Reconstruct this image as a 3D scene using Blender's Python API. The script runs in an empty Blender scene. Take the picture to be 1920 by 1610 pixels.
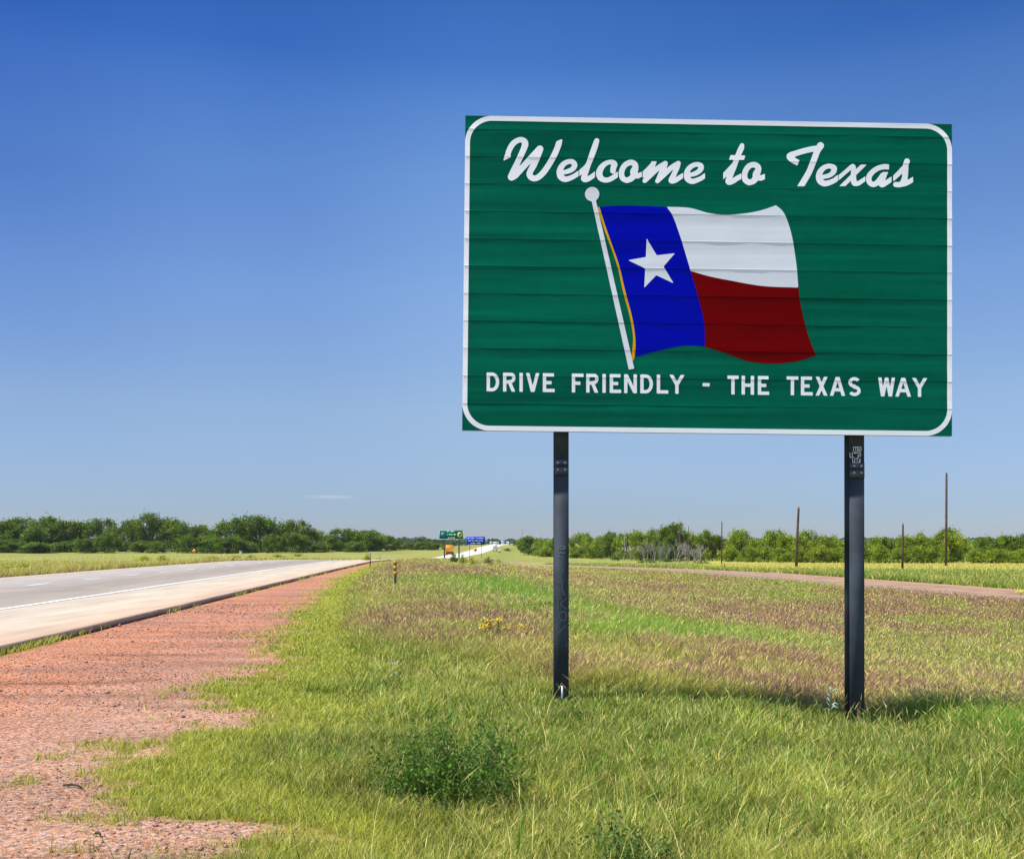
import bpy, math, random
import numpy as np
from mathutils import Vector, Matrix

# ------------------------------------------------------------------ camera, sky, sun
scene = bpy.context.scene
F = 1750.0; EYE = 1.3; HZ = 1020.0
cam_d = bpy.data.cameras.new('camera'); cam = bpy.data.objects.new('camera', cam_d)
scene.collection.objects.link(cam)
cam.location = (0, 0, EYE); cam.rotation_euler = (math.radians(90), 0, 0)
cam_d.sensor_width = 36; cam_d.lens = F / 1920 * 36
cam_d.shift_y = (HZ - 805) / 1920
cam_d.clip_start = 0.05; cam_d.clip_end = 20000
scene.camera = cam
SUN = Vector((-0.50, -0.135, 0.85)).normalized()
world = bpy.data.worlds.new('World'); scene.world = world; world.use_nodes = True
wt = world.node_tree; wt.nodes.clear()
w_out = wt.nodes.new('ShaderNodeOutputWorld'); w_bg = wt.nodes.new('ShaderNodeBackground')
sky = wt.nodes.new('ShaderNodeTexSky'); sky.sky_type = 'NISHITA'; sky.sun_disc = False
sky.sun_elevation = math.asin(SUN.z); sky.sun_rotation = math.atan2(SUN.x, SUN.y)
sky.altitude = 300; sky.air_density = 1.0; sky.dust_density = 0.3; sky.ozone_density = 2.0
hsv = wt.nodes.new('ShaderNodeHueSaturation'); hsv.inputs['Saturation'].default_value = 1.0
gam = wt.nodes.new('ShaderNodeGamma'); gam.inputs['Gamma'].default_value = 1.0
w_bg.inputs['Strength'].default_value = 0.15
wt.links.new(sky.outputs[0], gam.inputs[0]); wt.links.new(gam.outputs[0], hsv.inputs['Color'])
tcw = wt.nodes.new('ShaderNodeTexCoord'); sx = wt.nodes.new('ShaderNodeSeparateXYZ'); wt.links.new(tcw.outputs['Generated'], sx.inputs[0])
rampw = wt.nodes.new('ShaderNodeValToRGB'); wt.links.new(sx.outputs['Z'], rampw.inputs['Fac'])
SKYR = [(p_, tuple(v_ * .67 for v_ in c_)) for p_, c_ in [(0.0, (.43, .50, .73)), (1.0, (1.4, 1.45, 1.5)), (.036, (.43, .505, .74)), (.14, (.71, .73, .82)), (.26, (.75, .85, 1.02)), (.365, (.62, .82, 1.08)), (.425, (.44, .70, 1.07)), (.46, (.27, .56, 1.0)), (.53, (.18, .43, .88)), (.62, (.3, .5, .9)), (.76, (1.4, 1.45, 1.5))]]  # overhead stops, out of view, raised to add ambient light
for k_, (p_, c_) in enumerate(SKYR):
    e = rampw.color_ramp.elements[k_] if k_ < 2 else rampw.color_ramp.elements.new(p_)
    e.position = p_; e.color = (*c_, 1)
mulw = wt.nodes.new('ShaderNodeMix'); mulw.data_type = 'RGBA'; mulw.blend_type = 'MULTIPLY'; mfy = wt.nodes.new('ShaderNodeMapRange'); mfy.inputs[1].default_value = -.35; mfy.inputs[2].default_value = .2; wt.links.new(sx.outputs['Y'], mfy.inputs[0]); wt.links.new(mfy.outputs[0], mulw.inputs['Factor'])  # grading fades out behind the camera: unseen sky kept brighter to light the sign
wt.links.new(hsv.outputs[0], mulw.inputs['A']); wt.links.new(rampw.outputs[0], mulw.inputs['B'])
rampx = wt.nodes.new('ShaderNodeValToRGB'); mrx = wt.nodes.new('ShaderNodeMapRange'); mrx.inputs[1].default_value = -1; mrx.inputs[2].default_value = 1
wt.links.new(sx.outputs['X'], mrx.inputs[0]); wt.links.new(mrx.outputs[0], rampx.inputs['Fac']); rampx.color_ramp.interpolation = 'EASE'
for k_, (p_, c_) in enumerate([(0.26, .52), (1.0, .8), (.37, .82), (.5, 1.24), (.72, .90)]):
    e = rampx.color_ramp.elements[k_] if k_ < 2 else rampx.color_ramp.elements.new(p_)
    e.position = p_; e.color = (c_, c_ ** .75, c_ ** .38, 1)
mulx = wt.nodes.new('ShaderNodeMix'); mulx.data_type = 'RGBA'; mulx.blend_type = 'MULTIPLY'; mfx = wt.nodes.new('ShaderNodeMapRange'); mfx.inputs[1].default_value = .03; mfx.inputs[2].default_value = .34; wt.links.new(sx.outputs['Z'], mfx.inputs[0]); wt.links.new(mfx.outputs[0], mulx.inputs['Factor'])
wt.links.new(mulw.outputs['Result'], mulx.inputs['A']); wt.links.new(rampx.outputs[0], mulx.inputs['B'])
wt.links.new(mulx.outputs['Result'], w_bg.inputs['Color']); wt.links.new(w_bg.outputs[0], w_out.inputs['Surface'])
sun_d = bpy.data.lights.new('sun', 'SUN'); sun = bpy.data.objects.new('sun', sun_d)
scene.collection.objects.link(sun)
sun_d.energy = 4.2; sun_d.angle = math.radians(0.53); sun_d.color = (1.0, 0.955, 0.89)
sun.rotation_euler = SUN.to_track_quat('Z', 'Y').to_euler()
scene.view_settings.view_transform = 'Standard'; scene.view_settings.look = 'None'
scene.view_settings.exposure = 0.55; scene.view_settings.gamma = 1.0
scene.view_settings.use_curve_mapping = False
scene.render.resolution_x = 1024; scene.render.resolution_y = 858

rng = np.random.default_rng(7)
random.seed(7)

# ------------------------------------------------------------------ helpers
def link(o, parent=None):
    scene.collection.objects.link(o)
    if parent is not None: o.parent = parent
    return o

def tag(o, label=None, cat=None, group=None, kind=None):
    if label: o['label'] = label
    if cat: o['category'] = cat
    if group: o['group'] = group
    if kind: o['kind'] = kind
    return o

def empty(name, loc=(0, 0, 0), rot=(0, 0, 0)):
    o = bpy.data.objects.new(name, None); o.empty_display_size = 0.2
    o.location = loc; o.rotation_euler = rot
    return link(o)

def mesh_np(name, V, Fs, mat, parent=None, col=None, uv=None, smooth=False, extra=None):
    """V (N,3); Fs an (M,k) array or list of lists"""
    me = bpy.data.meshes.new(name)
    V = np.asarray(V, np.float32)
    me.vertices.add(len(V)); me.vertices.foreach_set('co', V.ravel())
    if isinstance(Fs, np.ndarray):
        M, k = Fs.shape
        idx = Fs.astype(np.int32).ravel(); ls = np.arange(0, M * k, k, dtype=np.int32)
    else:
        M = len(Fs); idx = np.fromiter((i for f in Fs for i in f), np.int32)
        ln = np.array([len(f) for f in Fs]); ls = np.concatenate([[0], np.cumsum(ln)[:-1]]).astype(np.int32)
    me.loops.add(len(idx)); me.loops.foreach_set('vertex_index', idx)
    me.polygons.add(M); me.polygons.foreach_set('loop_start', ls)
    if smooth: me.polygons.foreach_set('use_smooth', np.ones(M, bool))
    me.update(calc_edges=True)
    if col is not None:
        c = np.ones((len(V), 4), np.float32); c[:, :3] = col
        a = me.attributes.new('col', 'FLOAT_COLOR', 'POINT'); a.data.foreach_set('color', c.ravel())
    if extra:
        for k_, v_ in extra.items():
            a = me.attributes.new(k_, 'FLOAT', 'POINT'); a.data.foreach_set('value', np.asarray(v_, np.float32))
    if mat: me.materials.append(mat)
    o = bpy.data.objects.new(name, me)
    return link(o, parent)

class MB:
    """collects simple solids into one mesh"""
    def __init__(s): s.v = []; s.f = []
    def add(s, V, Fs):
        b = len(s.v); s.v += [tuple(p) for p in V]; s.f += [[i + b for i in f] for f in Fs]
    def box(s, x0, y0, z0, x1, y1, z1):
        V = [(x, y, z) for z in (z0, z1) for y in (y0, y1) for x in (x0, x1)]
        s.add(V, [[0, 2, 3, 1], [4, 5, 7, 6], [0, 1, 5, 4], [2, 6, 7, 3], [0, 4, 6, 2], [1, 3, 7, 5]])
    def bbox(s, x0, y0, z0, x1, y1, z1, b):
        """box with bevelled vertical edges and chamfered top"""
        ring = [(x0 + b, y0), (x1 - b, y0), (x1, y0 + b), (x1, y1 - b), (x1 - b, y1), (x0 + b, y1), (x0, y1 - b), (x0, y0 + b)]
        cx, cy = (x0 + x1) / 2, (y0 + y1) / 2
        def sc(k): return [(cx + (x - cx) * k[0], cy + (y - cy) * k[1]) for x, y in ring]
        kx = ((x1 - x0) - 2 * b) / (x1 - x0); ky = ((y1 - y0) - 2 * b) / (y1 - y0)
        V = [(x, y, z0) for x, y in ring] + [(x, y, z1 - b) for x, y in ring] + [(x, y, z1) for x, y in sc((kx, ky))]
        Fs = [list(range(7, -1, -1)), list(range(16, 24))]
        for r in (0, 8):
            for i in range(8): j = (i + 1) % 8; Fs.append([r + i, r + j, r + 8 + j, r + 8 + i])
        s.add(V, Fs)
    def tube(s, pts, rads, n=8, cap=True):
        pts = [Vector(p) for p in pts]; rings = []
        b = len(s.v)
        for i, p in enumerate(pts):
            t = (pts[min(i + 1, len(pts) - 1)] - pts[max(i - 1, 0)])
            t = t.normalized() if t.length > 1e-9 else Vector((0, 0, 1))
            u = t.cross(Vector((0.3, 1, 0.2))); u = u.normalized() if u.length > 1e-6 else Vector((1, 0, 0))
            w = t.cross(u)
            for k in range(n):
                a = 2 * math.pi * k / n
                s.v.append(tuple(p + (u * math.cos(a) + w * math.sin(a)) * rads[i]))
        for i in range(len(pts) - 1):
            for k in range(n):
                k2 = (k + 1) % n
                s.f.append([b + i * n + k, b + i * n + k2, b + (i + 1) * n + k2, b + (i + 1) * n + k])
        if cap:
            s.f.append([b + k for k in range(n)][::-1]); e = b + (len(pts) - 1) * n
            s.f.append([e + k for k in range(n)])
    def prism_y(s, poly, y0, y1):
        """polygon in xz extruded along y"""
        n = len(poly)
        V = [(x, y0, z) for x, z in poly] + [(x, y1, z) for x, z in poly]
        Fs = [list(range(n)), list(range(2 * n - 1, n - 1, -1))]
        for i in range(n): j = (i + 1) % n; Fs.append([i, i + n, j + n, j])
        s.add(V, Fs)
    def prism_x(s, poly, x0, x1):
        n = len(poly)
        V = [(x0, y, z) for y, z in poly] + [(x1, y, z) for y, z in poly]
        Fs = [list(range(n)), list(range(2 * n - 1, n - 1, -1))]
        for i in range(n): j = (i + 1) % n; Fs.append([i, i + n, j + n, j])
        s.add(V, Fs)
    def build(s, name, mat, parent=None, smooth=False):
        return mesh_np(name, s.v, s.f, mat, parent, smooth=smooth)

# value noise
_T = rng.random((256, 256)).astype(np.float32)
def vnoise(x, y, seed=0):
    x = np.asarray(x, float) + seed * 17.31; y = np.asarray(y, float) + seed * 5.77
    xi = np.floor(x).astype(int); yi = np.floor(y).astype(int); fx = x - xi; fy = y - yi
    fx = fx * fx * (3 - 2 * fx); fy = fy * fy * (3 - 2 * fy)
    a = _T[xi & 255, yi & 255]; b = _T[(xi + 1) & 255, yi & 255]
    c = _T[xi & 255, (yi + 1) & 255]; d = _T[(xi + 1) & 255, (yi + 1) & 255]
    return (a * (1 - fx) + b * fx) * (1 - fy) + (c * (1 - fx) + d * fx) * fy
def fbm(x, y, seed=0, o=4):
    s = 0; a = 0.5; t = 0
    for i in range(o):
        s = s + a * vnoise(x, y, seed + i * 3); t += a; a *= 0.5; x = np.asarray(x) * 2.03; y = np.asarray(y) * 2.03
    return s / t
def sstep(a, b, x):
    t = np.clip((x - a) / (b - a), 0, 1); return t * t * (3 - 2 * t)

# ------------------------------------------------------------------ materials
def new_mat(name):
    m = bpy.data.materials.new(name); m.use_nodes = True
    nt = m.node_tree; b = nt.nodes['Principled BSDF']; return m, nt, b
def simple(name, col, rough=0.6, metal=0.0, var=0.0, scale=8.0, bump=0.0, spec=0.5):
    m, nt, b = new_mat(name)
    b.inputs['Roughness'].default_value = rough; b.inputs['Metallic'].default_value = metal
    b.inputs['Specular IOR Level'].default_value = spec
    if var > 0:
        tc = nt.nodes.new('ShaderNodeTexCoord'); n = nt.nodes.new('ShaderNodeTexNoise')
        n.inputs['Scale'].default_value = scale; n.inputs['Detail'].default_value = 6
        nt.links.new(tc.outputs['Object'], n.inputs['Vector'])
        r = nt.nodes.new('ShaderNodeValToRGB')
        r.color_ramp.elements[0].position = 0.3; r.color_ramp.elements[1].position = 0.7
        r.color_ramp.elements[0].color = (*[c * (1 - var) for c in col], 1)
        r.color_ramp.elements[1].color = (*[min(1, c * (1 + var)) for c in col], 1)
        nt.links.new(n.outputs['Fac'], r.inputs['Fac']); nt.links.new(r.outputs['Color'], b.inputs['Base Color'])
        if bump > 0:
            bp = nt.nodes.new('ShaderNodeBump'); bp.inputs['Strength'].default_value = bump
            bp.inputs['Distance'].default_value = 0.01
            nt.links.new(n.outputs['Fac'], bp.inputs['Height']); nt.links.new(bp.outputs[0], b.inputs['Normal'])
    else:
        b.inputs['Base Color'].default_value = (*col, 1)
    return m

def sheet_mat(name, col, rough=0.32, stain=0.12):
    """retroreflective sheeting: slightly glossy, faint horizontal weathering"""
    m, nt, b = new_mat(name)
    tc = nt.nodes.new('ShaderNodeTexCoord'); mp = nt.nodes.new('ShaderNodeMapping')
    mp.inputs['Scale'].default_value = (0.35, 1, 10)
    n = nt.nodes.new('ShaderNodeTexNoise'); n.inputs['Scale'].default_value = 1.2; n.inputs['Detail'].default_value = 5
    n2 = nt.nodes.new('ShaderNodeTexNoise'); n2.inputs['Scale'].default_value = 9; n2.inputs['Detail'].default_value = 6
    nt.links.new(tc.outputs['Object'], mp.inputs['Vector']); nt.links.new(mp.outputs[0], n.inputs['Vector'])
    nt.links.new(tc.outputs['Object'], n2.inputs['Vector'])
    ad = nt.nodes.new('ShaderNodeMath'); ad.operation = 'MULTIPLY_ADD'; ad.inputs[1].default_value = .18
    nt.links.new(n2.outputs['Fac'], ad.inputs[0]); nt.links.new(n.outputs['Fac'], ad.inputs[2])
    mr = nt.nodes.new('ShaderNodeMapRange'); mr.inputs[1].default_value = 0.34; mr.inputs[2].default_value = 0.84
    mr.inputs[3].default_value = 1 - stain; mr.inputs[4].default_value = 1 + stain
    nt.links.new(ad.outputs[0], mr.inputs[0])
    mx = nt.nodes.new('ShaderNodeVectorMath'); mx.operation = 'SCALE'; mx.inputs[0].default_value = col
    nt.links.new(mr.outputs[0], mx.inputs['Scale']); nt.links.new(mx.outputs[0], b.inputs['Base Color'])
    b.inputs['Roughness'].default_value = rough; b.inputs['Specular IOR Level'].default_value = .04
    return m

M_green = sheet_mat('green_sheeting', (0.0, 0.112, 0.062), 0.38, 0.34)
M_white = sheet_mat('white_sheeting', (0.90, 0.90, 0.92), 0.4, 0.06)
M_wflag = sheet_mat('white_flag_sheeting', (0.72, 0.74, 0.78), 0.4, 0.10)
M_blue = sheet_mat('blue_sheeting', (0.0, 0.003, 0.36), 0.38, 0.2)
M_red = sheet_mat('red_sheeting', (0.15, 0.0, 0.0), 0.38, 0.2)
M_gold = sheet_mat('gold_sheeting', (0.72, 0.36, 0.0), 0.4, 0.1)
M_edge = simple('panel_edge_aluminium', (0.35, 0.36, 0.37), 0.5, 0.6)
M_post = simple('painted_steel_post', (0.040, 0.050, 0.062), 0.75, 0.0, 0.45, 3.0, 0.15, .2)
M_plate = simple('splice_plate_steel', (0.055, 0.065, 0.085), 0.45, 0.2, 0.3, 30)
M_bolt = simple('zinc_bolt', (0.35, 0.35, 0.4), 0.35, 0.7)
M_galv = simple('galvanised_bracket', (0.4, 0.42, 0.42), 0.5, 0.5, 0.3, 40)
M_scr = simple('scratched_paint', (0.085, 0.10, 0.115), 0.7)
M_stk = simple('sticker_print', (0.55, 0.56, 0.57), 0.5)
M_stkd = simple('sticker_ink', (0.03, 0.03, 0.03), 0.5)

def attr_mat(name, trans=0.0, rough=0.75, spec=0.2):
    m, nt, b = new_mat(name)
    at = nt.nodes.new('ShaderNodeAttribute'); at.attribute_name = 'col'
    nt.links.new(at.outputs['Color'], b.inputs['Base Color'])
    b.inputs['Roughness'].default_value = rough; b.inputs['Specular IOR Level'].default_value = spec
    if trans > 0:
        t = nt.nodes.new('ShaderNodeBsdfTranslucent'); mx = nt.nodes.new('ShaderNodeMixShader')
        mx.inputs[0].default_value = trans
        out = nt.nodes['Material Output']
        nt.links.new(at.outputs['Color'], t.inputs['Color'])
        nt.links.new(b.outputs[0], mx.inputs[1]); nt.links.new(t.outputs[0], mx.inputs[2])
        nt.links.new(mx.outputs[0], out.inputs['Surface'])
    return m
M_grass = attr_mat('grass_blade', 0.35, 0.6, 0.25)
M_leaf = attr_mat('leaf', 0.3, 0.6, 0.25)
M_stone = attr_mat('gravel_stone', 0.0, 0.85, 0.2)
M_bark = simple('bark', (0.10, 0.075, 0.055), 0.9, 0, 0.4, 6, 0.4)
M_dead = simple('dead_wood', (0.30, 0.26, 0.24), 0.9, 0, 0.3, 3)
M_pole = simple('creosote_pole', (0.085, 0.048, 0.035), 0.85, 0, 0.5, 2.5)

# ------------------------------------------------------------------ terrain functions
CK = np.array([(-50, -5.6 + 3.75), (100, -13.1), (200, -17.5), (300, -20), (420, -18), (560, -12), (800, -8), (1500, 20), (6000, 200)], float)
def curb(Y): return np.interp(Y, CK[:, 0], CK[:, 1])
def basez(Y): return np.interp(Y, [-50, 50, 75, 100, 130, 180, 350, 480, 620, 800, 1000, 1500, 6000],
                               [0, 0, -0.05, -0.35, -0.85, -1.7, -4.0, -3.4, -0.9, 0.6, 1.2, 1.6, 3.0])
LD = [-600, -60, -25, -14.5, -12.6, -11.62, -11.6, 0, 0.02, 2, 4, 6, 7.5, 9.3, 12, 15, 19, 24, 27, 36, 60, 600]
LZ = [-0.6, -0.6, -0.7, -0.35, -0.08, -0.03, -0.15, -0.15, -0.10, -0.10, -0.08, -0.09, -0.11, -0.29, -0.62, -0.98, -1.22, -1.15, -1.02, -1.0, -1.15, -1.3]
FK = np.array([(-30, 31.5), (20, 25.4), (40, 22.8), (70, 18.9), (100, 15.0), (180, 6.0), (250, 0.0), (350, -1.0), (600, -2), (1000, 2), (6000, 60)], float)
def front(Y): return np.interp(Y, FK[:, 0], FK[:, 1])
def seg_dist(x, y, a, b):
    ax, ay = a; bx, by = b; dx, dy = bx - ax, by - ay
    t = np.clip(((x - ax) * dx + (y - ay) * dy) / (dx * dx + dy * dy), 0, 1)
    return np.hypot(x - ax - t * dx, y - ay - t * dy)
def ditch(x, y):
    d = np.minimum(seg_dist(x, y, (-1.4, 36), (0.4, 24)), seg_dist(x, y, (0.4, 24), (3.6, 18.5)))
    return d
def hgt(x, y):
    x = np.asarray(x, float); y = np.asarray(y, float)
    d = x - curb(y)
    z = basez(y) + np.interp(d, LD, LZ)
    off = sstep(4.2, 5.5, d)
    z = z + off * (0.10 * (fbm(x * .35, y * .35, 3) - .5) + 0.05 * (fbm(x * 1.3, y * 1.3, 5, 2) - .5)) * sstep(1.2, 3.5, abs(x - front(y)) - 2.6)
    gm = sstep(0.05, 0.5, d) * (1 - sstep(3.8, 5.0, d))
    # wheel ruts and ripples in the gravel, lying across the view
    z = z + gm * (0.022 * (fbm(x * .7, y * 2.6, 8) - .5) + 0.012 * (fbm(x * 6, y * 6, 9, 3) - .5))
    z = z - 0.035 * gm * np.exp(-((y - 10.0 - 0.10 * x) / 0.16) ** 2) * sstep(3.3, 1.7, d) 
    z = z - 0.03 * gm * np.exp(-((y - 12.3 - 0.08 * x) / 0.14) ** 2) * sstep(.8, 1.6, d) * sstep(3.2, 2.2, d)
    z = z - 0.16 * np.exp(-(ditch(x, y) / 1.3) ** 2)
    # a low lip under the sign where the mown strip ends
    z = z - 0.05 * sstep(0, .25, y - 8.5 - 0.05 * np.sin(x * 3)) * sstep(0.9, 1.4, x) * sstep(9, 5, x)
    far = sstep(60, 300, np.abs(d)) * sstep(50, 200, y)
    z = z + far * 0.8 * (fbm(x * .01, y * .01, 6) - .5)
    return z
def hit(px, py):
    """where the ray through a photo point meets the ground"""
    Y = np.concatenate([np.arange(3, 60, .05), np.arange(60, 400, .5), np.arange(400, 5000, 5)])
    X = (px - 960) / F * Y; Z = EYE - (py - HZ) / F * Y
    below = np.nonzero(hgt(X, Y) >= Z)[0]
    i = below[0] if len(below) else len(Y) - 1
    return float(X[i]), float(Y[i]), float(hgt(X[i], Y[i]))
def gedge(Y): return np.interp(Y, [0, 4.16, 4.5, 4.68, 5.07, 5.4, 6.57, 6.95, 8.2, 8.69, 9.3, 11.06, 13.5, 16.2, 20.3, 27, 40.5, 70, 120], [4.6, 4.5, 4.75, 4.25, 4.1, 3.7, 3.6, 4.1, 3.8, 3.3, 3.85, 3.7, 3.3, 3.0, 2.6, 2.05, 1.25, .7, .4])
def vegmask(x, y):
    d = x - curb(y)
    n = .7 * (fbm(x * .6, y * 1.3, 11, 3) - .5) + .3 * (fbm(x * 1.6, y * 5, 12, 3) - .5)
    n2 = fbm(x * 5, y * 10, 13, 3) - .5
    m = (d - gedge(y)) / 0.5 + n * 2.6 * np.clip(1.2 - y / 90, .3, 1) + n2 * 2.2
    m = np.maximum(sstep(-0.35, 0.5, m), .55 * sstep(-1.6, -.2, m) * sstep(.52, .66, fbm(x * 3.2, y * 6.5, 14, 3)))
    m = np.where(d > 5.6, 1, m)
    # grass coming up along the pavement edge
    e = sstep(.16, .03, d) * (d > 0) * sstep(.42, .6, fbm(x * .8, y * .8, 15, 3))
    m = np.maximum(m, e * .8)
    m = np.where((d < 0) & (d > -11.7), 0, m)
    m = np.where(d <= -11.7, 1, m)
    m = np.where((y < 325) & (np.abs(x - front(y)) < 3.8 + .3 * (fbm(x, y, 4) - .5)), 0, m)
    return m
PAL = dict(dark=(.115, .165, .025), mid=(.24, .285, .045), ygreen=(.43, .42, .085), straw=(.72, .60, .30), purple=(.35, .155, .235),
           olive=(.38, .33, .085), bright=(.19, .38, .045), wheat=(.50, .43, .12), tan=(.56, .42, .20), fringe=(.50, .49, .09), blue=(.24, .33, .14))
PAL = {k: np.array(v) * np.array([1.03, 1.08, .68]) for k, v in PAL.items()}
def zones(x, y):
    d = x - curb(y); df = x - front(y)
    tall = np.where(x > .5, sstep(8.5, 8.8, y - .05 * np.sin(x * 3)), sstep(0, 1.5, y - 8.6 - (.5 - x) * 1.25 + 1.5 * (fbm(x, y, 21) - .5)))
    tall = tall * sstep(.4, 1.4, d - gedge(y)) * (df < 0)
    fr = (1 - sstep(.5, 1.5, d - gedge(y) + .8 * (fbm(x, y, 22) - .5))) * (d > 0) * (y > 4.0)
    dt = np.exp(-(ditch(x, y) / 2.3) ** 2) * (y > 12)
    dt2 = np.exp(-(seg_dist(x, y, (3.2, 17), (1.2, 13.5)) / .9) ** 2)
    gr = sstep(.49, .60, fbm(x * .45 + 3, y * .3, 25, 3)) * .6     # greener patches of the meadow
    rt = sstep(3.4, 4.0, x) * sstep(9.2, 8.7, y) * sstep(5.2, 6.4, y + .0 * x)   # lush tuft by right post
    pur = sstep(.43, .56, .55 * fbm(x * .28, y * .22, 27, 4) + .45 * fbm(x * 1.3, y * 1.0, 28, 3) + .10 * sstep(.8, 4, x) + .03 * (y > 15)) * tall
    pur = pur * sstep(110, 40, y) * .9 * (1 - np.clip(dt + dt2, 0, 1)) * (1 - gr)
    wheat = (df > 9) * sstep(85, 100, y + .12 * x) * sstep(.19, .215, x / np.maximum(y, 1) + .0)
    left = (d < -11.6)
    return d, df, tall, fr, np.clip(dt + dt2, 0, 1), gr, rt, pur, wheat, left
def ground_tone(x, y):
    """average plant colour of a spot"""
    d, df, tall, fr, dt, gr, rt, pur, wheat, left = zones(x, y)
    c = PAL['mid'][None] * .55 + PAL['ygreen'][None] * .45
    c = np.repeat(c, len(x), 0)
    def mix(c, b, t): t = t[:, None]; return c * (1 - t) + b[None] * t
    c = mix(c, PAL['olive'] * .6 + PAL['ygreen'] * .4, tall * .8)
    c = mix(c, PAL['purple'] * .5 + PAL['tan'] * .5, pur * .8)
    c = mix(c, PAL['bright'] * .5 + PAL['mid'] * .5, gr * tall * (1 - pur))
    c = mix(c, PAL['bright'], dt * .9)
    c = mix(c, PAL['fringe'], fr)
    c = mix(c, PAL['wheat'], wheat * 1.0)
    lf = left.astype(float)
    c = mix(c, PAL['ygreen'] * .2 + PAL['olive'] * .5 + PAL['mid'] * .3, lf * .9)
    c = mix(c, PAL['tan'], lf * (d > -14.6) * .9)
    return c, (d, df, tall, fr, dt, gr, rt, pur, wheat, left)

# ------------------------------------------------------------------ ground sheet
def cat(*a): return np.unique(np.concatenate(a).round(4))
Ys = cat(np.arange(-12, 3, .6), np.arange(3, 14, .06), np.arange(14, 34, .16), np.arange(34, 70, .5), np.arange(70, 160, 2), np.arange(160, 700, 8),
         np.geomspace(700, 6000, 26))
Ds = cat(-np.geomspace(15, 4000, 60), [-15, -14.5, -13.8, -13, -12.6, -12, -11.62, -11.58, -9, -6, -3, -.5, -.05, 0.0, 0.012],
         np.arange(.06, 5.4, .06), np.arange(5.4, 14, .16), np.arange(14, 30, .6), np.arange(30, 60, 2.5), np.geomspace(60, 4000, 46))
D2, Y2 = np.meshgrid(Ds, Ys); X2 = D2 + curb(Y2)
nr, nc = X2.shape
x = X2.ravel(); y = Y2.ravel(); z = hgt(x, y)
vm = vegmask(x, y)
tone, Z = ground_tone(x, y)
d = Z[0]; wheatm = Z[8]
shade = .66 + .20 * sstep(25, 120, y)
spot = (.8 + .4 * fbm(x * .15, y * .15, 31, 4))[:, None]
soil = np.array([.30, .20, .11])
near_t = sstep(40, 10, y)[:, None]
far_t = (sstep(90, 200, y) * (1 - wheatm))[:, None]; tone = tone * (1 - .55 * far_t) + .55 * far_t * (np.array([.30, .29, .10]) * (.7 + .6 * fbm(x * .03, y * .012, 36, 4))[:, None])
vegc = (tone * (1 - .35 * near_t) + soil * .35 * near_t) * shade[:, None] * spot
n_o = sstep(.42, .62, fbm(x * .5, y * .9, 33, 4)) * sstep(3.2, 1.2, d)
n_p = sstep(.8, 3.4, d) * sstep(16, 5, y)
gc = np.array([.41, .18, .105])[None] * np.ones((len(x), 1))
gc = gc * (1 - n_o[:, None]) + np.array([.47, .19, .095]) * n_o[:, None]
gc = gc * (1 - .65 * n_p[:, None]) + np.array([.44, .26, .165]) * .6 * n_p[:, None]
gc = gc * (.62 + .76 * fbm(x * .6, y * 2.2, 34, 5))[:, None]
rut = np.exp(-((y - 10.0 - .10 * x) / .13) ** 2) * sstep(3.3, 1.7, d) + np.exp(-((y - 12.3 - .08 * x) / .12) ** 2) * sstep(.8, 1.6, d) * sstep(3.2, 2.2, d) + .6 * np.exp(-((y - 8.3 - .1 * x - .1 * np.sin(x * 3)) / .1) ** 2) * sstep(2.4, 3, d)
gc = gc * (1 - .65 * np.clip(rut, 0, 1) * (.4 + .9 * fbm(x * 2, y * 2, 35, 3)))[:, None]
curbside = ((d > 0) & (d < .05))[:, None]
gc = np.where(curbside, gc * .7, gc)
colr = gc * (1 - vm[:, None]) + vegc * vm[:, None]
i = np.arange(nr - 1)[:, None] * nc + np.arange(nc - 1)[None]
FF = np.stack([i, i + 1, i + 1 + nc, i + nc], -1).reshape(-1, 4)
m, nt, b = new_mat('ground_soil')
at = nt.nodes.new('ShaderNodeAttribute'); at.attribute_name = 'col'
ag = nt.nodes.new('ShaderNodeAttribute'); ag.attribute_name = 'grav'
tc = nt.nodes.new('ShaderNodeTexCoord')
v1 = nt.nodes.new('ShaderNodeTexVoronoi'); v1.inputs['Scale'].default_value = 55
v2 = nt.nodes.new('ShaderNodeTexVoronoi'); v2.inputs['Scale'].default_value = 120
nz = nt.nodes.new('ShaderNodeTexNoise'); nz.inputs['Scale'].default_value = 25; nz.inputs['Detail'].default_value = 8
nzf = nt.nodes.new('ShaderNodeTexNoise'); nzf.inputs['Scale'].default_value = 1.1; nzf.inputs['Detail'].default_value = 9; nzf.inputs['Roughness'].default_value = .7
for n in (v1, v2, nz, nzf): nt.links.new(tc.outputs['Object'], n.inputs['Vector'])
hs = nt.nodes.new('ShaderNodeHueSaturation'); hs.inputs['Fac'].default_value = 1
sep = nt.nodes.new('ShaderNodeSeparateColor'); nt.links.new(v1.outputs['Color'], sep.inputs[0])
mr = nt.nodes.new('ShaderNodeMapRange'); mr.inputs[3].default_value = .55; mr.inputs[4].default_value = 1.5
nt.links.new(sep.outputs[0], mr.inputs[0])
sat = nt.nodes.new('ShaderNodeMapRange'); sat.inputs[3].default_value = .7; sat.inputs[4].default_value = 1.2
nt.links.new(sep.outputs[1], sat.inputs[0])
nt.links.new(at.outputs['Color'], hs.inputs['Color']); nt.links.new(mr.outputs[0], hs.inputs['Value']); nt.links.new(sat.outputs[0], hs.inputs['Saturation'])
hv = nt.nodes.new('ShaderNodeHueSaturation'); mr2 = nt.nodes.new('ShaderNodeMapRange')
mr2.inputs[1].default_value = .3; mr2.inputs[2].default_value = .7; mr2.inputs[3].default_value = .72; mr2.inputs[4].default_value = 1.28
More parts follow.
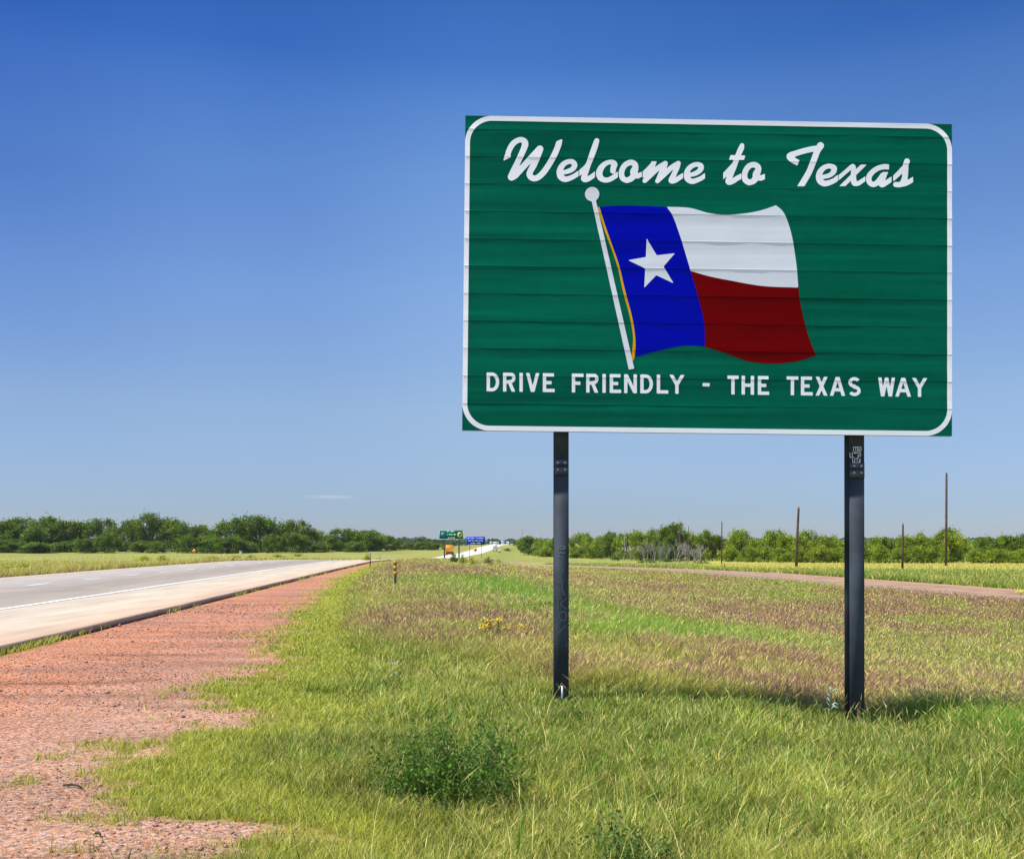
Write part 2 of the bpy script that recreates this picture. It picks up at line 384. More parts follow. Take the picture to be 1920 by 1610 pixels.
nt.links.new(nzf.outputs['Fac'], mr2.inputs[0]); nt.links.new(mr2.outputs[0], hv.inputs['Value']); nt.links.new(at.outputs['Color'], hv.inputs['Color'])
mx = nt.nodes.new('ShaderNodeMix'); mx.data_type = 'RGBA'
nt.links.new(ag.outputs['Fac'], mx.inputs['Factor']); nt.links.new(hv.outputs[0], mx.inputs['A']); nt.links.new(hs.outputs[0], mx.inputs['B'])
nt.links.new(mx.outputs['Result'], b.inputs['Base Color'])
b.inputs['Roughness'].default_value = .95; b.inputs['Specular IOR Level'].default_value = .1
bp = nt.nodes.new('ShaderNodeBump'); bp.inputs['Strength'].default_value = .6; bp.inputs['Distance'].default_value = .012
ad = nt.nodes.new('ShaderNodeMath'); ad.operation = 'ADD'
nt.links.new(nz.outputs['Fac'], ad.inputs[0]); nt.links.new(v2.outputs['Distance'], ad.inputs[1])
nt.links.new(ad.outputs[0], bp.inputs['Height']); nt.links.new(bp.outputs[0], b.inputs['Normal'])
M_ground = m
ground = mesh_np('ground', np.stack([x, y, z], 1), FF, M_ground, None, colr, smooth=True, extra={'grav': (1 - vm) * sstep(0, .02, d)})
tag(ground, 'rolling roadside ground of red gravel and meadow soil', None, None, 'structure')

# ------------------------------------------------------------------ highway slab
Yr = cat(np.arange(-12, 60, .35), np.arange(60, 160, 2), np.arange(160, 1500, 10))
Dr = np.concatenate([np.arange(-11.6, -.3, .4), [-.25, -.12, 0.0]])
DD, YY = np.meshgrid(Dr, Yr)
jit = np.zeros_like(DD); jit[:, -1] = .16 * (fbm(Yr * 2.6, Yr * 0, 41, 5) - .5)
XX = DD + curb(YY) + jit; ZZ = basez(YY) + .006 * (fbm(XX * .5, YY * .3, 42) - .5)
V = np.stack([XX.ravel(), YY.ravel(), ZZ.ravel()], 1)
r_, c_ = DD.shape
i = np.arange(r_ - 1)[:, None] * c_ + np.arange(c_ - 1)[None]
Fr = np.stack([i, i + 1, i + 1 + c_, i + c_], -1).reshape(-1, 4)
nb = len(V); edge = V.reshape(r_, c_, 3)[:, -1].copy(); edge[:, 2] -= .17; edge[:, 0] -= .03
V = np.concatenate([V, edge]); k = np.arange(r_ - 1)
Fs2 = np.stack([k * c_ + c_ - 1, nb + k, nb + k + 1, (k + 1) * c_ + c_ - 1], -1)
DD = np.where(YY > 240, -14.0, DD); dd = np.concatenate([DD.ravel(), np.full(r_, .5)])
m, nt, b = new_mat('worn_concrete_road')
a = nt.nodes.new('ShaderNodeAttribute'); a.attribute_name = 'across'
mr = nt.nodes.new('ShaderNodeMapRange'); mr.inputs[1].default_value = -12; mr.inputs[2].default_value = .6
nt.links.new(a.outputs['Fac'], mr.inputs[0])
cr = nt.nodes.new('ShaderNodeValToRGB'); E = cr.color_ramp.elements
def pos(dv): return (dv + 12) / 12.6
LK = .98
stops = [(-12.0, (.74, .68, .58)), (-11.6, (.46, .37, .28)), (-9.4, (.42, .36, .30)), (-8.0, (.36, .33, .30)), (-7.2, (.37, .31, .25)), (-5.3, (.30, .255, .21)), (-3.5, (.37, .315, .25)),
         (-3.0, (.50, .42, .32)), (-1.2, (.56, .45, .33)), (-.2, (.54, .38, .26)), (.1, (.50, .33, .23)), (.3, (.15, .085, .055))]
E[0].position = pos(stops[0][0]); stops = [(a_, tuple(v_ * LK for v_ in b_)) for a_, b_ in stops]
E[0].color = (*stops[0][1], 1); E[1].position = pos(stops[-1][0]); E[1].color = (*stops[-1][1], 1)
for p_, c__ in stops[1:-1]:
    e = E.new(pos(p_)); e.color = (*c__, 1)
nt.links.new(mr.outputs[0], cr.inputs['Fac'])
tc = nt.nodes.new('ShaderNodeTexCoord'); mp = nt.nodes.new('ShaderNodeMapping'); mp.inputs['Scale'].default_value = (1.6, .25, 1); mp.inputs['Rotation'].default_value = (0, 0, -.075)
n = nt.nodes.new('ShaderNodeTexNoise'); n.inputs['Scale'].default_value = 1.3; n.inputs['Detail'].default_value = 9; n.inputs['Roughness'].default_value = .65
nt.links.new(tc.outputs['Object'], mp.inputs[0]); nt.links.new(mp.outputs[0], n.inputs['Vector'])
n2 = nt.nodes.new('ShaderNodeTexNoise'); n2.inputs['Scale'].default_value = 60; n2.inputs['Detail'].default_value = 4; nt.links.new(tc.outputs['Object'], n2.inputs['Vector'])
ad = nt.nodes.new('ShaderNodeMath'); ad.operation = 'MULTIPLY_ADD'; ad.inputs[1].default_value = .35; nt.links.new(n2.outputs['Fac'], ad.inputs[0]); nt.links.new(n.outputs['Fac'], ad.inputs[2])
m3 = nt.nodes.new('ShaderNodeMapRange'); m3.inputs[1].default_value = .45; m3.inputs[2].default_value = .9; m3.inputs[3].default_value = .8; m3.inputs[4].default_value = 1.2
nt.links.new(ad.outputs[0], m3.inputs[0])
hv = nt.nodes.new('ShaderNodeHueSaturation'); nt.links.new(cr.outputs[0], hv.inputs['Color']); nt.links.new(m3.outputs[0], hv.inputs['Value'])
nt.links.new(hv.outputs[0], b.inputs['Base Color']); b.inputs['Roughness'].default_value = .9; b.inputs['Specular IOR Level'].default_value = .08
road = mesh_np('highway', V, np.concatenate([Fr, Fs2]), m, extra={'across': dd})
tag(road, 'pale worn highway with wide tan shoulder running to the horizon', kind='structure')

# markings: solid edge line and skip line, 5 mm above the slab
M_mark = simple('road_paint', (.78, .77, .74), .7, 0, .12, 12)
V = []; Fq = []
def strip(y0, y1, dc, w, n):
    ys = np.linspace(y0, y1, n + 1)
    for k_, yy in enumerate(ys):
        xx = float(curb(yy)) + dc; zz = float(basez(yy)) + .0095
        V.append((xx - w / 2, yy, zz)); V.append((xx + w / 2, yy, zz))
        if k_: b_ = len(V); Fq.append([b_ - 4, b_ - 3, b_ - 1, b_ - 2])
strip(-12, 140, -3.2, .17, 300)
strip(-12, 140, -10.9, .13, 300)
y_ = 29.3 - 4.55 * 9
while y_ < 120: strip(y_, y_ + 1.6, -7.4, .16, 3); y_ += 4.55
tag(mesh_np('road_marking', V, Fq, M_mark), 'white edge line and dashed lane line on the highway', kind='structure')

# ------------------------------------------------------------------ frontage road
Yr = cat(np.arange(-25, 130, .8), np.arange(130, 330, 5))
us = np.linspace(-3.55, 3.55, 13)
slope = np.gradient(front(Yr), Yr)
V = []; acr = []
for yy, s in zip(Yr, slope):
    nrm = np.array([1, -s]) / math.hypot(1, s)
    c0 = np.array([float(front(yy)), yy]); zc = float(hgt(c0[0], c0[1]))
    for u in us:
        j = .12 * (float(fbm(yy * .9, u, 51)) - .5) if abs(u) > 3.4 else 0
        p = c0 + nrm * (u + j); V.append((p[0], p[1], max(zc, float(hgt(p[0], p[1]))) + .03)); acr.append(u)
V = np.array(V); c_ = len(us); r_ = len(Yr)
i = np.arange(r_ - 1)[:, None] * c_ + np.arange(c_ - 1)[None]
Fr = np.stack([i, i + 1, i + 1 + c_, i + c_], -1).reshape(-1, 4)
m, nt, b = new_mat('old_asphalt_frontage')
a = nt.nodes.new('ShaderNodeAttribute'); a.attribute_name = 'across'
mr = nt.nodes.new('ShaderNodeMapRange'); mr.inputs[1].default_value = -4; mr.inputs[2].default_value = 4
nt.links.new(a.outputs['Fac'], mr.inputs[0]); cr = nt.nodes.new('ShaderNodeValToRGB'); E = cr.color_ramp.elements
E[0].position = 0; E[0].color = (.24, .17, .12, 1); E[1].position = 1; E[1].color = (.40, .25, .16, 1)
for p_, c__ in [(.3, (.29, .20, .14)), (.481, (.32, .21, .145)), (.485, (.55, .30, .10)), (.50, (.55, .30, .10)), (.504, (.32, .21, .145)), (.72, (.34, .215, .14))]:
    e = E.new(p_); e.color = (*c__, 1)
nt.links.new(mr.outputs[0], cr.inputs['Fac'])
tc = nt.nodes.new('ShaderNodeTexCoord'); n = nt.nodes.new('ShaderNodeTexNoise'); n.inputs['Scale'].default_value = .8; n.inputs['Detail'].default_value = 9
nt.links.new(tc.outputs['Object'], n.inputs['Vector']); m3 = nt.nodes.new('ShaderNodeMapRange'); m3.inputs[1].default_value = .3; m3.inputs[2].default_value = .7
m3.inputs[3].default_value = .8; m3.inputs[4].default_value = 1.25; nt.links.new(n.outputs['Fac'], m3.inputs[0])
hv = nt.nodes.new('ShaderNodeHueSaturation'); nt.links.new(cr.outputs[0], hv.inputs['Color']); nt.links.new(m3.outputs[0], hv.inputs['Value'])
nt.links.new(hv.outputs[0], b.inputs['Base Color']); b.inputs['Roughness'].default_value = .92; b.inputs['Specular IOR Level'].default_value = .06
tag(mesh_np('frontage_road', V, Fr, m, extra={'across': acr}), 'brown two lane frontage road beyond the meadow', kind='structure')

# ------------------------------------------------------------------ the welcome sign
SX, SY, SZ = 1.71432514, 8.12131085, 3.63168025
YAW, LEAN, ROLL = 0.01808199, -0.01936635, 0.00969177
SW, SH = 4.26547, 2.74
Rsign = Matrix.Rotation(YAW, 3, 'Z') @ Matrix.Rotation(LEAN, 3, 'X') @ Matrix.Rotation(ROLL, 3, 'Y')
gx, gy = SX - .12, SY + .1
sign = empty('welcome_sign', (SX, SY + .12, float(hgt(SX, SY + .12))))
tag(sign, 'large green state welcome sign with waving flag on two steel posts', 'sign')
SO = sign.location.copy()
def sign_px(px, py):
    """photo point -> (u, v) on the sign face, u right, v up, from its centre"""
    dr = Vector(((px - 960) / F, 1, -(py - HZ) / F)); O = Vector((0, 0, EYE)); C = Vector((SX, SY, SZ))
    nn = Rsign @ Vector((0, 1, 0)); t = (C - O).dot(nn) / dr.dot(nn)
    L = Rsign.transposed() @ (O + dr * t - C); return L.x, L.z
# aluminium planks: knots of the face profile (distance from top, forward bulge)
seams = [0.116 + .2389 * k for k in range(11)]
tops = [0.0] + seams; bots = seams + [SH]
kt, kp = [], []
for a_, b_ in zip(tops, bots):
    L = b_ - a_; amp = 1 if b_ < SH else -.25
    for s, p in [(0.0, 0), (.12, -.0030), (.3, -.0054), (.45, -.0060), (.6, -.0048), (.75, -.0024), (.88, .0002), (.96, .0014)]:
        kt.append(a_ + s * L + (0.0045 if s == 0 else 0)); kp.append(p * amp * .4)
    kt.append(b_ - .0040); kp.append(.0008 * amp)
    kt.append(b_ - .0010); kp.append(.0008 * amp + (.0019 if amp > 0 else 0))
    if b_ < SH: kt.append(b_ + .0004); kp.append(.0001)
kt = np.array(kt); kp = np.array(kp)
wx = np.linspace(-SW / 2, SW / 2, 44)
wr = rng.normal(0, 1, (len(tops) + 1, 44)); wr = (wr + np.roll(wr, 1, 1) + np.roll(wr, 2, 1)) / 3
def prof(u, v):
    t = SH / 2 - v; base = np.interp(t, kt, kp)
    pi = np.clip(np.searchsorted(bots, t), 0, len(tops) - 1)
    amp = np.zeros_like(u)
    for q in range(len(tops)):
        mk = pi == q
        if mk.any(): amp[mk] = np.interp(u[mk], wx, wr[q])
    s = np.clip((t - np.array(tops)[pi]) / (np.array(bots)[pi] - np.array(tops)[pi]), 0, 1)
    return -(base * np.clip(.85 + .6 * amp, .1, 1.8) + .0010 * amp * np.minimum(s, 1 - s) * 2)
def face_pt(u, v, off):
    u = np.asarray(u, float); v = np.asarray(v, float)
    P = np.stack([u, prof(u, v) - off, v], 1)
    R = np.array([list(r) for r in Rsign]); return P @ R.T + np.array([SX, SY, SZ]) - np.array(SO)
vl = np.unique(np.concatenate([SH / 2 - kt, [SH / 2, -SH / 2]]))
ul = np.linspace(-SW / 2, SW / 2, 87)
U, Vv = np.meshgrid(ul, vl); P = face_pt(U.ravel(), Vv.ravel(), 0)
r_, c_ = U.shape; i = np.arange(r_ - 1)[:, None] * c_ + np.arange(c_ - 1)[None]
Fq = np.stack([i, i + 1, i + 1 + c_, i + c_], -1).reshape(-1, 4)
panel = mesh_np('panel', P, Fq, M_green, sign)
R3 = np.array([list(r) for r in Rsign])
def sbox(mb, u0, y0, v0, u1, y1, v1):
    V = [(x, y, z) for z in (v0, v1) for y in (y0, y1) for x in (u0, u1)]
    V = np.array(V) @ R3.T + np.array([SX, SY, SZ]) - np.array(SO)
    mb.add(V, [[0, 2, 3, 1], [4, 5, 7, 6], [0, 1, 5, 4], [2, 6, 7, 3], [0, 4, 6, 2], [1, 3, 7, 5]])
mb = MB(); sbox(mb, -SW / 2, .0055, -SH / 2, SW / 2, .034, SH / 2)
mb.build('panel_core', M_edge, sign)

# --- signed distance shapes -> meshes lying on the planks
def catmull(P, n=7):
    P = [np.array(p, float) for p in P]; Q = [2 * P[0] - P[1]] + P + [2 * P[-1] - P[-2]]; out = []
    for i_ in range(1, len(Q) - 2):
        p0, p1, p2, p3 = Q[i_ - 1:i_ + 3]
        for k_ in range(n):
            t = k_ / n
            out.append(.5 * ((2 * p1) + (-p0 + p2) * t + (2 * p0 - 5 * p1 + 4 * p2 - p3) * t * t + (-p0 + 3 * p1 - 3 * p2 + p3) * t ** 3))
    out.append(P[-1]); return np.array(out)
def d_stroke(S, X, Y):
    D = np.full(X.shape, 1e9)
    for a_, b_ in zip(S[:-1], S[1:]):
        dx, dy = b_[0] - a_[0], b_[1] - a_[1]; L2 = dx * dx + dy * dy + 1e-12
        t = np.clip(((X - a_[0]) * dx + (Y - a_[1]) * dy) / L2, 0, 1)
        D = np.minimum(D, np.hypot(X - a_[0] - t * dx, Y - a_[1] - t * dy) - (a_[2] + (b_[2] - a_[2]) * t))
    return D
def d_poly(Pg, X, Y):
    D = np.full(X.shape, 1e9); ins = np.zeros(X.shape, bool); n = len(Pg)
    for i_ in range(n):
        x0, y0 = Pg[i_]; x1, y1 = Pg[(i_ + 1) % n]; dx, dy = x1 - x0, y1 - y0
        t = np.clip(((X - x0) * dx + (Y - y0) * dy) / (dx * dx + dy * dy + 1e-12), 0, 1)
        D = np.minimum(D, np.hypot(X - x0 - t * dx, Y - y0 - t * dy))
        c = (y0 > Y) != (y1 > Y); ins ^= c & (X < (x1 - x0) * (Y - y0) / (y1 - y0 + 1e-12) + x0)
    return np.where(ins, -D, D)
def fill_grid(us, vs, D):
    """marching squares: keep D<0"""
    Vt = []; key = {}; Fs = []
    def pt(k_, uvp):
        if k_ not in key: key[k_] = len(Vt); Vt.append(uvp)
        return key[k_]
    ins = D < 0
    any4 = ins[:-1, :-1] | ins[1:, :-1] | ins[:-1, 1:] | ins[1:, 1:]
    for j, i_ in zip(*np.nonzero(any4)):
        cs = [(j, i_), (j, i_ + 1), (j + 1, i_ + 1), (j + 1, i_)]; f = []
        for q in range(4):
            a_, b_ = cs[q], cs[(q + 1) % 4]
            if ins[a_]: f.append(pt(a_, (us[a_[1]], vs[a_[0]])))
            if ins[a_] != ins[b_]:
                t = D[a_] / (D[a_] - D[b_]); t = min(max(t, 1e-3), 1 - 1e-3)
                f.append(pt((min(a_, b_), max(a_, b_)), (us[a_[1]] + t * (us[b_[1]] - us[a_[1]]), vs[a_[0]] + t * (vs[b_[0]] - vs[a_[0]]))))
        if len(f) > 2: Fs.append(f)
    return np.array(Vt), Fs
A0 = sign_px(872.57, 216.84)
def decal(name, sdf, box, step, mat, parent, off):
    """sdf works in photo points; box px bounds; sampled on a grid in sign coordinates"""
    c = [sign_px(*p) for p in ((box[0], box[1]), (box[2], box[1]), (box[2], box[3]), (box[0], box[3]))]
    u0, u1 = min(p[0] for p in c), max(p[0] for p in c); v0, v1 = min(p[1] for p in c), max(p[1] for p in c)
    us = np.arange(u0, u1 + step, step); vs = np.arange(v0, v1 + step, step)
    kk = SH / 2 - kt; kk = kk[(kk > v0) & (kk < v1)]
    vs = np.sort(np.concatenate([vs[[np.min(np.abs(kk - v), initial=1) > step * .3 for v in vs]], kk]))
    U, Vv = np.meshgrid(us, vs)
    # to photo points (inverse of sign_px)
    Pw = np.stack([U.ravel(), np.zeros(U.size), Vv.ravel()], 1) @ R3.T + np.array([SX, SY, SZ])
    PX = (960 + F * Pw[:, 0] / Pw[:, 1]).reshape(U.shape); PY = (HZ - F * (Pw[:, 2] - EYE) / Pw[:, 1]).reshape(U.shape)
    D = sdf(PX, PY)
    Vt, Fs = fill_grid(us, vs, D)
    return mesh_np(name, face_pt(Vt[:, 0], Vt[:, 1], off), Fs, mat, parent)

# script lettering: (origin x, origin y, scale, strokes[(points, clip(x0,y0,x1,y1), butt)], polygons)
BIG = 1e6
SCRIPT = [
 ((940, 250, 16), [([(185, 680, 78), (240, 500, 82), (340, 330, 84), (460, 232, 80), (590, 195, 82), (690, 245, 92), (712, 340, 98), (680, 450, 92), (600, 640, 88), (480, 900, 88), (370, 1130, 95), (308, 1310, 114)], None, 0),
    ([(310, 1312, 114), (420, 1262, 96), (550, 1123, 94), (860, 786, 94), (1060, 570, 97), (1155, 475, 105)], None, 0),
    ([(1155, 475, 105), (1085, 660, 106), (970, 950, 98), (880, 1120, 90), (846, 1220, 92), (880, 1310, 90), (980, 1358, 88), (1110, 1318, 88), (1260, 1180, 90), (1410, 970, 88), (1545, 740, 88), (1645, 530, 88), (1716, 345, 88)], None, 0)],
   [[(98, 660), (62, 832), (120, 802), (278, 722), (290, 680), (200, 620)], [(1626, 320), (1652, 246), (1800, 180), (1832, 200), (1812, 330), (1700, 420)]]),
 ((1040, 250, 16), [([(800, 1130, 64), (700, 1212, 68), (600, 1280, 72), (470, 1345, 76), (320, 1382, 84), (200, 1320, 96), (152, 1190, 95), (190, 1030, 88), (290, 910, 78), (430, 852, 72), (540, 866, 78), (598, 950, 82), (560, 1050, 76), (460, 1120, 72), (330, 1163, 68), (210, 1190, 60)], (-BIG, -BIG, 716, BIG), 0),
    ([(1262, 225, 76), (1200, 420, 88), (1100, 700, 84), (1025, 900, 77), (950, 1110, 82), (897, 1270, 84), (890, 1370, 96), (980, 1375, 84), (1100, 1315, 74), (1240, 1205, 70), (1300, 1150, 70)], (-BIG, -BIG, 1206, BIG), 0),
    ([(1262, 225, 76), (1200, 420, 88), (1100, 700, 84), (1035, 880, 77)], None, 0),
    ([(660, 1270, 72), (800, 1145, 72), (930, 1030, 72), (990, 930, 60)], (736, -BIG, BIG, BIG), 0),
    ([(1750, 1130, 84), (1762, 1030, 86), (1790, 940, 93), (1740, 880, 80), (1640, 868, 68), (1500, 930, 76), (1390, 1050, 90), (1335, 1200, 98), (1380, 1340, 90), (1500, 1405, 78), (1640, 1390, 74), (1780, 1312, 74), (1960, 1190, 72)], (-BIG, -BIG, 1894, BIG), 0)], []),
 ((1150, 280, 19.2), [([(480, 1125, 97), (340, 1050, 98), (292, 870, 100), (340, 690, 98), (450, 550, 98), (620, 478, 100), (755, 525, 102), (802, 630, 102), (745, 810, 138), (735, 950, 112), (620, 1070, 105), (480, 1125, 97)], None, 0),
    ([(740, 920, 100), (860, 962, 96), (960, 930, 86), (1100, 870, 86)], (-BIG, -BIG, 1026, BIG), 0),
    ([(940, 1020, 88), (1150, 835, 90), (1300, 690, 92), (1430, 540, 88)], (1056, -BIG, BIG, BIG), 0),
    ([(1480, 390, 92), (1420, 580, 92), (1290, 850, 100), (1160, 1100, 86), (1128, 1142, 78)], (-BIG, 438, BIG, BIG), 0),
    ([(1140, 1135, 80), (1400, 870, 95), (1620, 670, 92), (1871, 510, 88)], None, 0)], []),
 ((1230, 280, 19.2), [([(335, 510, 88), (290, 650, 95), (190, 870, 100), (90, 1080, 84), (48, 1150, 80)], None, 0),
    ([(60, 1140, 80), (310, 890, 94), (560, 660, 90), (800, 510, 88)], None, 0),
    ([(803, 510, 88), (760, 650, 92), (680, 830, 92), (600, 1010, 98), (560, 1130, 108), (700, 1120, 88), (850, 1022, 86), (1060, 890, 82)], (-BIG, -BIG, 972, BIG), 0),
    ([(1900, 850, 82), (1740, 970, 84), (1620, 1050, 84), (1500, 1105, 88), (1310, 1160, 96), (1160, 1090, 106), (1105, 950, 106), (1130, 790, 98), (1220, 660, 90), (1360, 572, 86), (1510, 550, 84), (1610, 600, 96), (1612, 700, 100), (1540, 800, 90), (1400, 880, 85), (1230, 925, 72)], (-BIG, -BIG, 1766, BIG), 0)], []),
 ((1345, 260, 16.1), [([(748, 202, 62), (722, 290, 84), (655, 440, 84), (562, 680, 78), (492, 880, 80), (400, 1100, 82), (340, 1295, 96), (460, 1290, 80), (600, 1200, 78), (700, 1150, 78), (800, 1090, 78)], (-BIG, -BIG, 722, BIG), 0),
    ([(748, 202, 62), (722, 290, 84), (655, 440, 84), (600, 580, 80)], None, 0),
    ([(90, 1210, 76), (250, 1068, 76), (400, 915, 80), (490, 790, 60)], (178, -BIG, BIG, BIG), 0),
    ([(950, 1330, 85), (846, 1250, 88), (822, 1110, 84), (860, 960, 84), (960, 832, 84), (1100, 790, 84), (1210, 840, 86), (1240, 930, 88), (1180, 1080, 110), (1165, 1180, 100), (1080, 1290, 88), (950, 1330, 85)], None, 0),
    ([(1200, 1160, 90), (1300, 1192, 84), (1400, 1160, 78), (1500, 1110, 78)], (-BIG, -BIG, 1436, BIG), 0)],
   [[(400, 500), (845, 515), (802, 650), (350, 642)]]),
 ((1465, 260, 16), [([(1175, 215, 105), (1130, 290, 96), (1068, 400, 92), (955, 700, 90), (835, 1000, 90), (662, 1300, 92), (570, 1450, 92), (500, 1560, 92)], (-BIG, -BIG, BIG, 1434), 0),
    ([(1080, 292, 85), (860, 328, 85), (620, 388, 85), (420, 450, 86), (290, 505, 98), (262, 550, 105), (330, 630, 94), (440, 700, 88), (512, 730, 88)], None, 1),
    ([(1820, 1090, 70), (1690, 1180, 74), (1600, 1250, 74), (1450, 1320, 80), (1290, 1350, 88), (1170, 1275, 96), (1130, 1150, 95), (1160, 1010, 88), (1260, 890, 78), (1390, 832, 72), (1500, 838, 76), (1575, 890, 88), (1572, 980, 82), (1500, 1070, 72), (1380, 1125, 68), (1210, 1160, 60)], (-BIG, -BIG, 1698, BIG), 0)], []),
 ((1560, 290, 23), [([(150, 1120, 88), (330, 965, 88), (560, 770, 86), (760, 600, 90), (895, 522, 112), (930, 680, 110), (925, 850, 114), (930, 1050, 118), (970, 1230, 122), (1140, 1240, 100), (1280, 1150, 92), (1400, 1070, 90), (1520, 980, 90)], (284, -BIG, 1436, BIG), 0),
    ([(1450, 350, 90), (1355, 450, 92), (1000, 800, 92), (720, 1090, 92), (445, 1360, 92), (360, 1450, 92)], (-BIG, 436, BIG, 1366), 0)], []),
 ((1620, 290, 19.2), [([(1050, 448, 96), (880, 446, 95), (720, 440, 95), (540, 480, 92), (370, 572, 92), (230, 712, 98), (170, 860, 100), (210, 1010, 98), (330, 1078, 97), (450, 1030, 95), (560, 900, 90), (660, 740, 80)], (-BIG, -BIG, 900, BIG), 0),
    ([(800, 560, 94), (760, 660, 94), (690, 830, 98), (630, 980, 108), (648, 1072, 112), (780, 1025, 92), (900, 948, 86), (1060, 840, 82)], (-BIG, 630, 992, BIG), 0),
    ([(960, 940, 84), (1100, 822, 84), (1250, 680, 88), (1400, 520, 90), (1490, 420, 80)], (1050, -BIG, BIG, BIG), 0),
    ([(1545, 245, 102), (1505, 360, 98), (1490, 520, 108), (1480, 700, 106), (1462, 860, 104), (1400, 1000, 105), (1340, 1065, 90)], None, 0),
    ([(1140, 1080, 92), (1250, 1088, 96), (1380, 1062, 96), (1500, 1040, 90), (1620, 980, 88), (1750, 905, 84), (1860, 830, 84)], (-BIG, -BIG, 1767, BIG), 0)], []),
]
def sdf_script(PX, PY):
    D = np.full(PX.shape, 1e9)
    for (ox, oy, s), strokes, polys in SCRIPT:
        X = (PX - ox) * s; Y = (PY - oy) * s
        for pts, clip, butt in strokes:
            S = catmull(pts, 6); R = max(p[2] for p in pts) + 40
            lo = S[:, :2].min(0) - R; hi = S[:, :2].max(0) + R
            mk = (X > lo[0]) & (X < hi[0]) & (Y > lo[1]) & (Y < hi[1])
            if not mk.any(): continue
            xx, yy = X[mk], Y[mk]; dd_ = d_stroke(S, xx, yy)
            if clip: dd_ = np.maximum.reduce([dd_, clip[0] - xx, clip[1] - yy, xx - clip[2], yy - clip[3]])
            if butt:
                e = S[-1]; dv = S[-1, :2] - S[-4, :2]; dv = dv / np.hypot(*dv)
                t = (xx - e[0]) * dv[0] + (yy - e[1]) * dv[1]; near = np.hypot(xx - e[0], yy - e[1]) < 2.2 * e[2]
                dd_ = np.where(near, np.maximum(dd_, t), dd_)
            D[mk] = np.minimum(D[mk], dd_ / s)
        for pg in polys:
            pa = np.array(pg); mk = (X > pa[:, 0].min() - 40) & (X < pa[:, 0].max() + 40) & (Y > pa[:, 1].min() - 40) & (Y < pa[:, 1].max() + 40)
            if mk.any(): D[mk] = np.minimum(D[mk], d_poly(pg, X[mk], Y[mk]) / s)
    return D
decal('script_lettering', sdf_script, (940, 250, 1720, 360), .0050, M_white, sign, .0016)

# block lettering: strokes in a box x 0..1, y 0..1 (down); lines (clipped to box), curves as polylines
TH = .5
def arc(cx, cy, rx, ry, a0, a1, n=10):
    return [(cx + rx * math.cos(math.radians(a0 + (a1 - a0) * k_ / n)), cy + ry * math.sin(math.radians(a0 + (a1 - a0) * k_ / n))) for k_ in range(n + 1)]
def glyph(ch, w, h, t):
    """centre lines in pixel units; w,h cap box; t stroke width -> (polylines butt, clipbox)"""
    r = t / 2
    if ch == 'D': return [[(r, 0), (r, h)], [(0, r), (w * .42, r)] + arc(w * .42, h / 2, w * .58 - r, h / 2 - r, -90, 90, 14) + [(0, h - r)]]
    if ch == 'R': return [[(r, 0), (r, h)], [(0, r), (w * .62, r)] + arc(w * .62, h * .27, w * .38 - r, h * .27 - r * .9, -90, 90, 10) + [(0, h * .53)], [(w * .52, h * .5), (w - r * 1.1, h * 1.02)]]
    if ch == 'I': return [[(r, 0), (r, h)]]
    if ch == 'V': return [[(r * .95, -2), (w / 2, h + .6)], [(w - r * .95, -2), (w / 2, h + .6)]]
    if ch == 'E': return [[(r, 0), (r, h)], [(0, r), (w * .94, r)], [(0, h * .5), (w * .74, h * .5)], [(0, h - r), (w, h - r)]]
    if ch == 'F': return [[(r, 0), (r, h)], [(0, r), (w, r)], [(0, h * .51), (w * .74, h * .51)]]
    if ch == 'N': return [[(r, 0), (r, h)], [(w - r, 0), (w - r, h)], [(r * 1.0, 0), (w - r * 1.0, h)]]
    if ch == 'L': return [[(r, 0), (r, h)], [(0, h - r), (w, h - r)]]
    if ch == 'Y': return [[(r, -1.2), (w / 2, h * .52)], [(w - r, -1.2), (w / 2, h * .52)], [(w / 2, h * .45), (w / 2, h)]]
    if ch == 'T': return [[(0, r), (w, r)], [(w / 2, 0), (w / 2, h)]]
    if ch == 'H': return [[(r, 0), (r, h)], [(w - r, 0), (w - r, h)], [(0, h * .5), (w, h * .5)]]
    if ch == 'X': return [[(r, -1), (w - r, h + 1)], [(w - r, -1), (r, h + 1)]]
    if ch == 'A': return [[(r * .9, h + 1), (w / 2 - .3, 0)], [(w - r * .9, h + 1), (w / 2 + .3, 0)], [(w * .22, h * .68), (w * .78, h * .68)]]
    if ch == 'W': return [[(r * .9, -1), (w * .27, h + .4)], [(w * .27, h + .4), (w * .5, 0)], [(w * .5, 0), (w * .73, h + .4)], [(w * .73, h + .4), (w - r * .9, -1)]]
    if ch == 'S': return [arc(w * .48, h * .28, w * .48 - r, h * .28 - r, -28, -270, 16) + arc(w * .50, h * .72, w * .5 - r, h * .28 - r, -90, 152, 16)]
    if ch == '-': return [[(0, h * .5), (w, h * .5)]]
BLOCK = [('D', 912.5, 936), ('R', 943.2, 966.5), ('I', 974, 980.4), ('V', 986, 1011.5), ('E', 1017.8, 1040), ('F', 1072.2, 1094), ('R', 1099.2, 1122.2), ('I', 1129.6, 1136.1),
         ('E', 1143.3, 1164.7), ('N', 1170.2, 1194.1), ('D', 1200.6, 1224.3), ('L', 1231.5, 1253), ('Y', 1254.8, 1283.7), ('-', 1317.4, 1330.6), ('T', 1363.8, 1384.9), ('H', 1390.5, 1413.8),
         ('E', 1421, 1442.2), ('T', 1474.7, 1496.8), ('E', 1501.7, 1523.8), ('X', 1529, 1551.8), ('A', 1556, 1584.6), ('S', 1590.6, 1613.8), ('W', 1646.6, 1677.8), ('A', 1678.8, 1708), ('Y', 1709.6, 1738.8)]
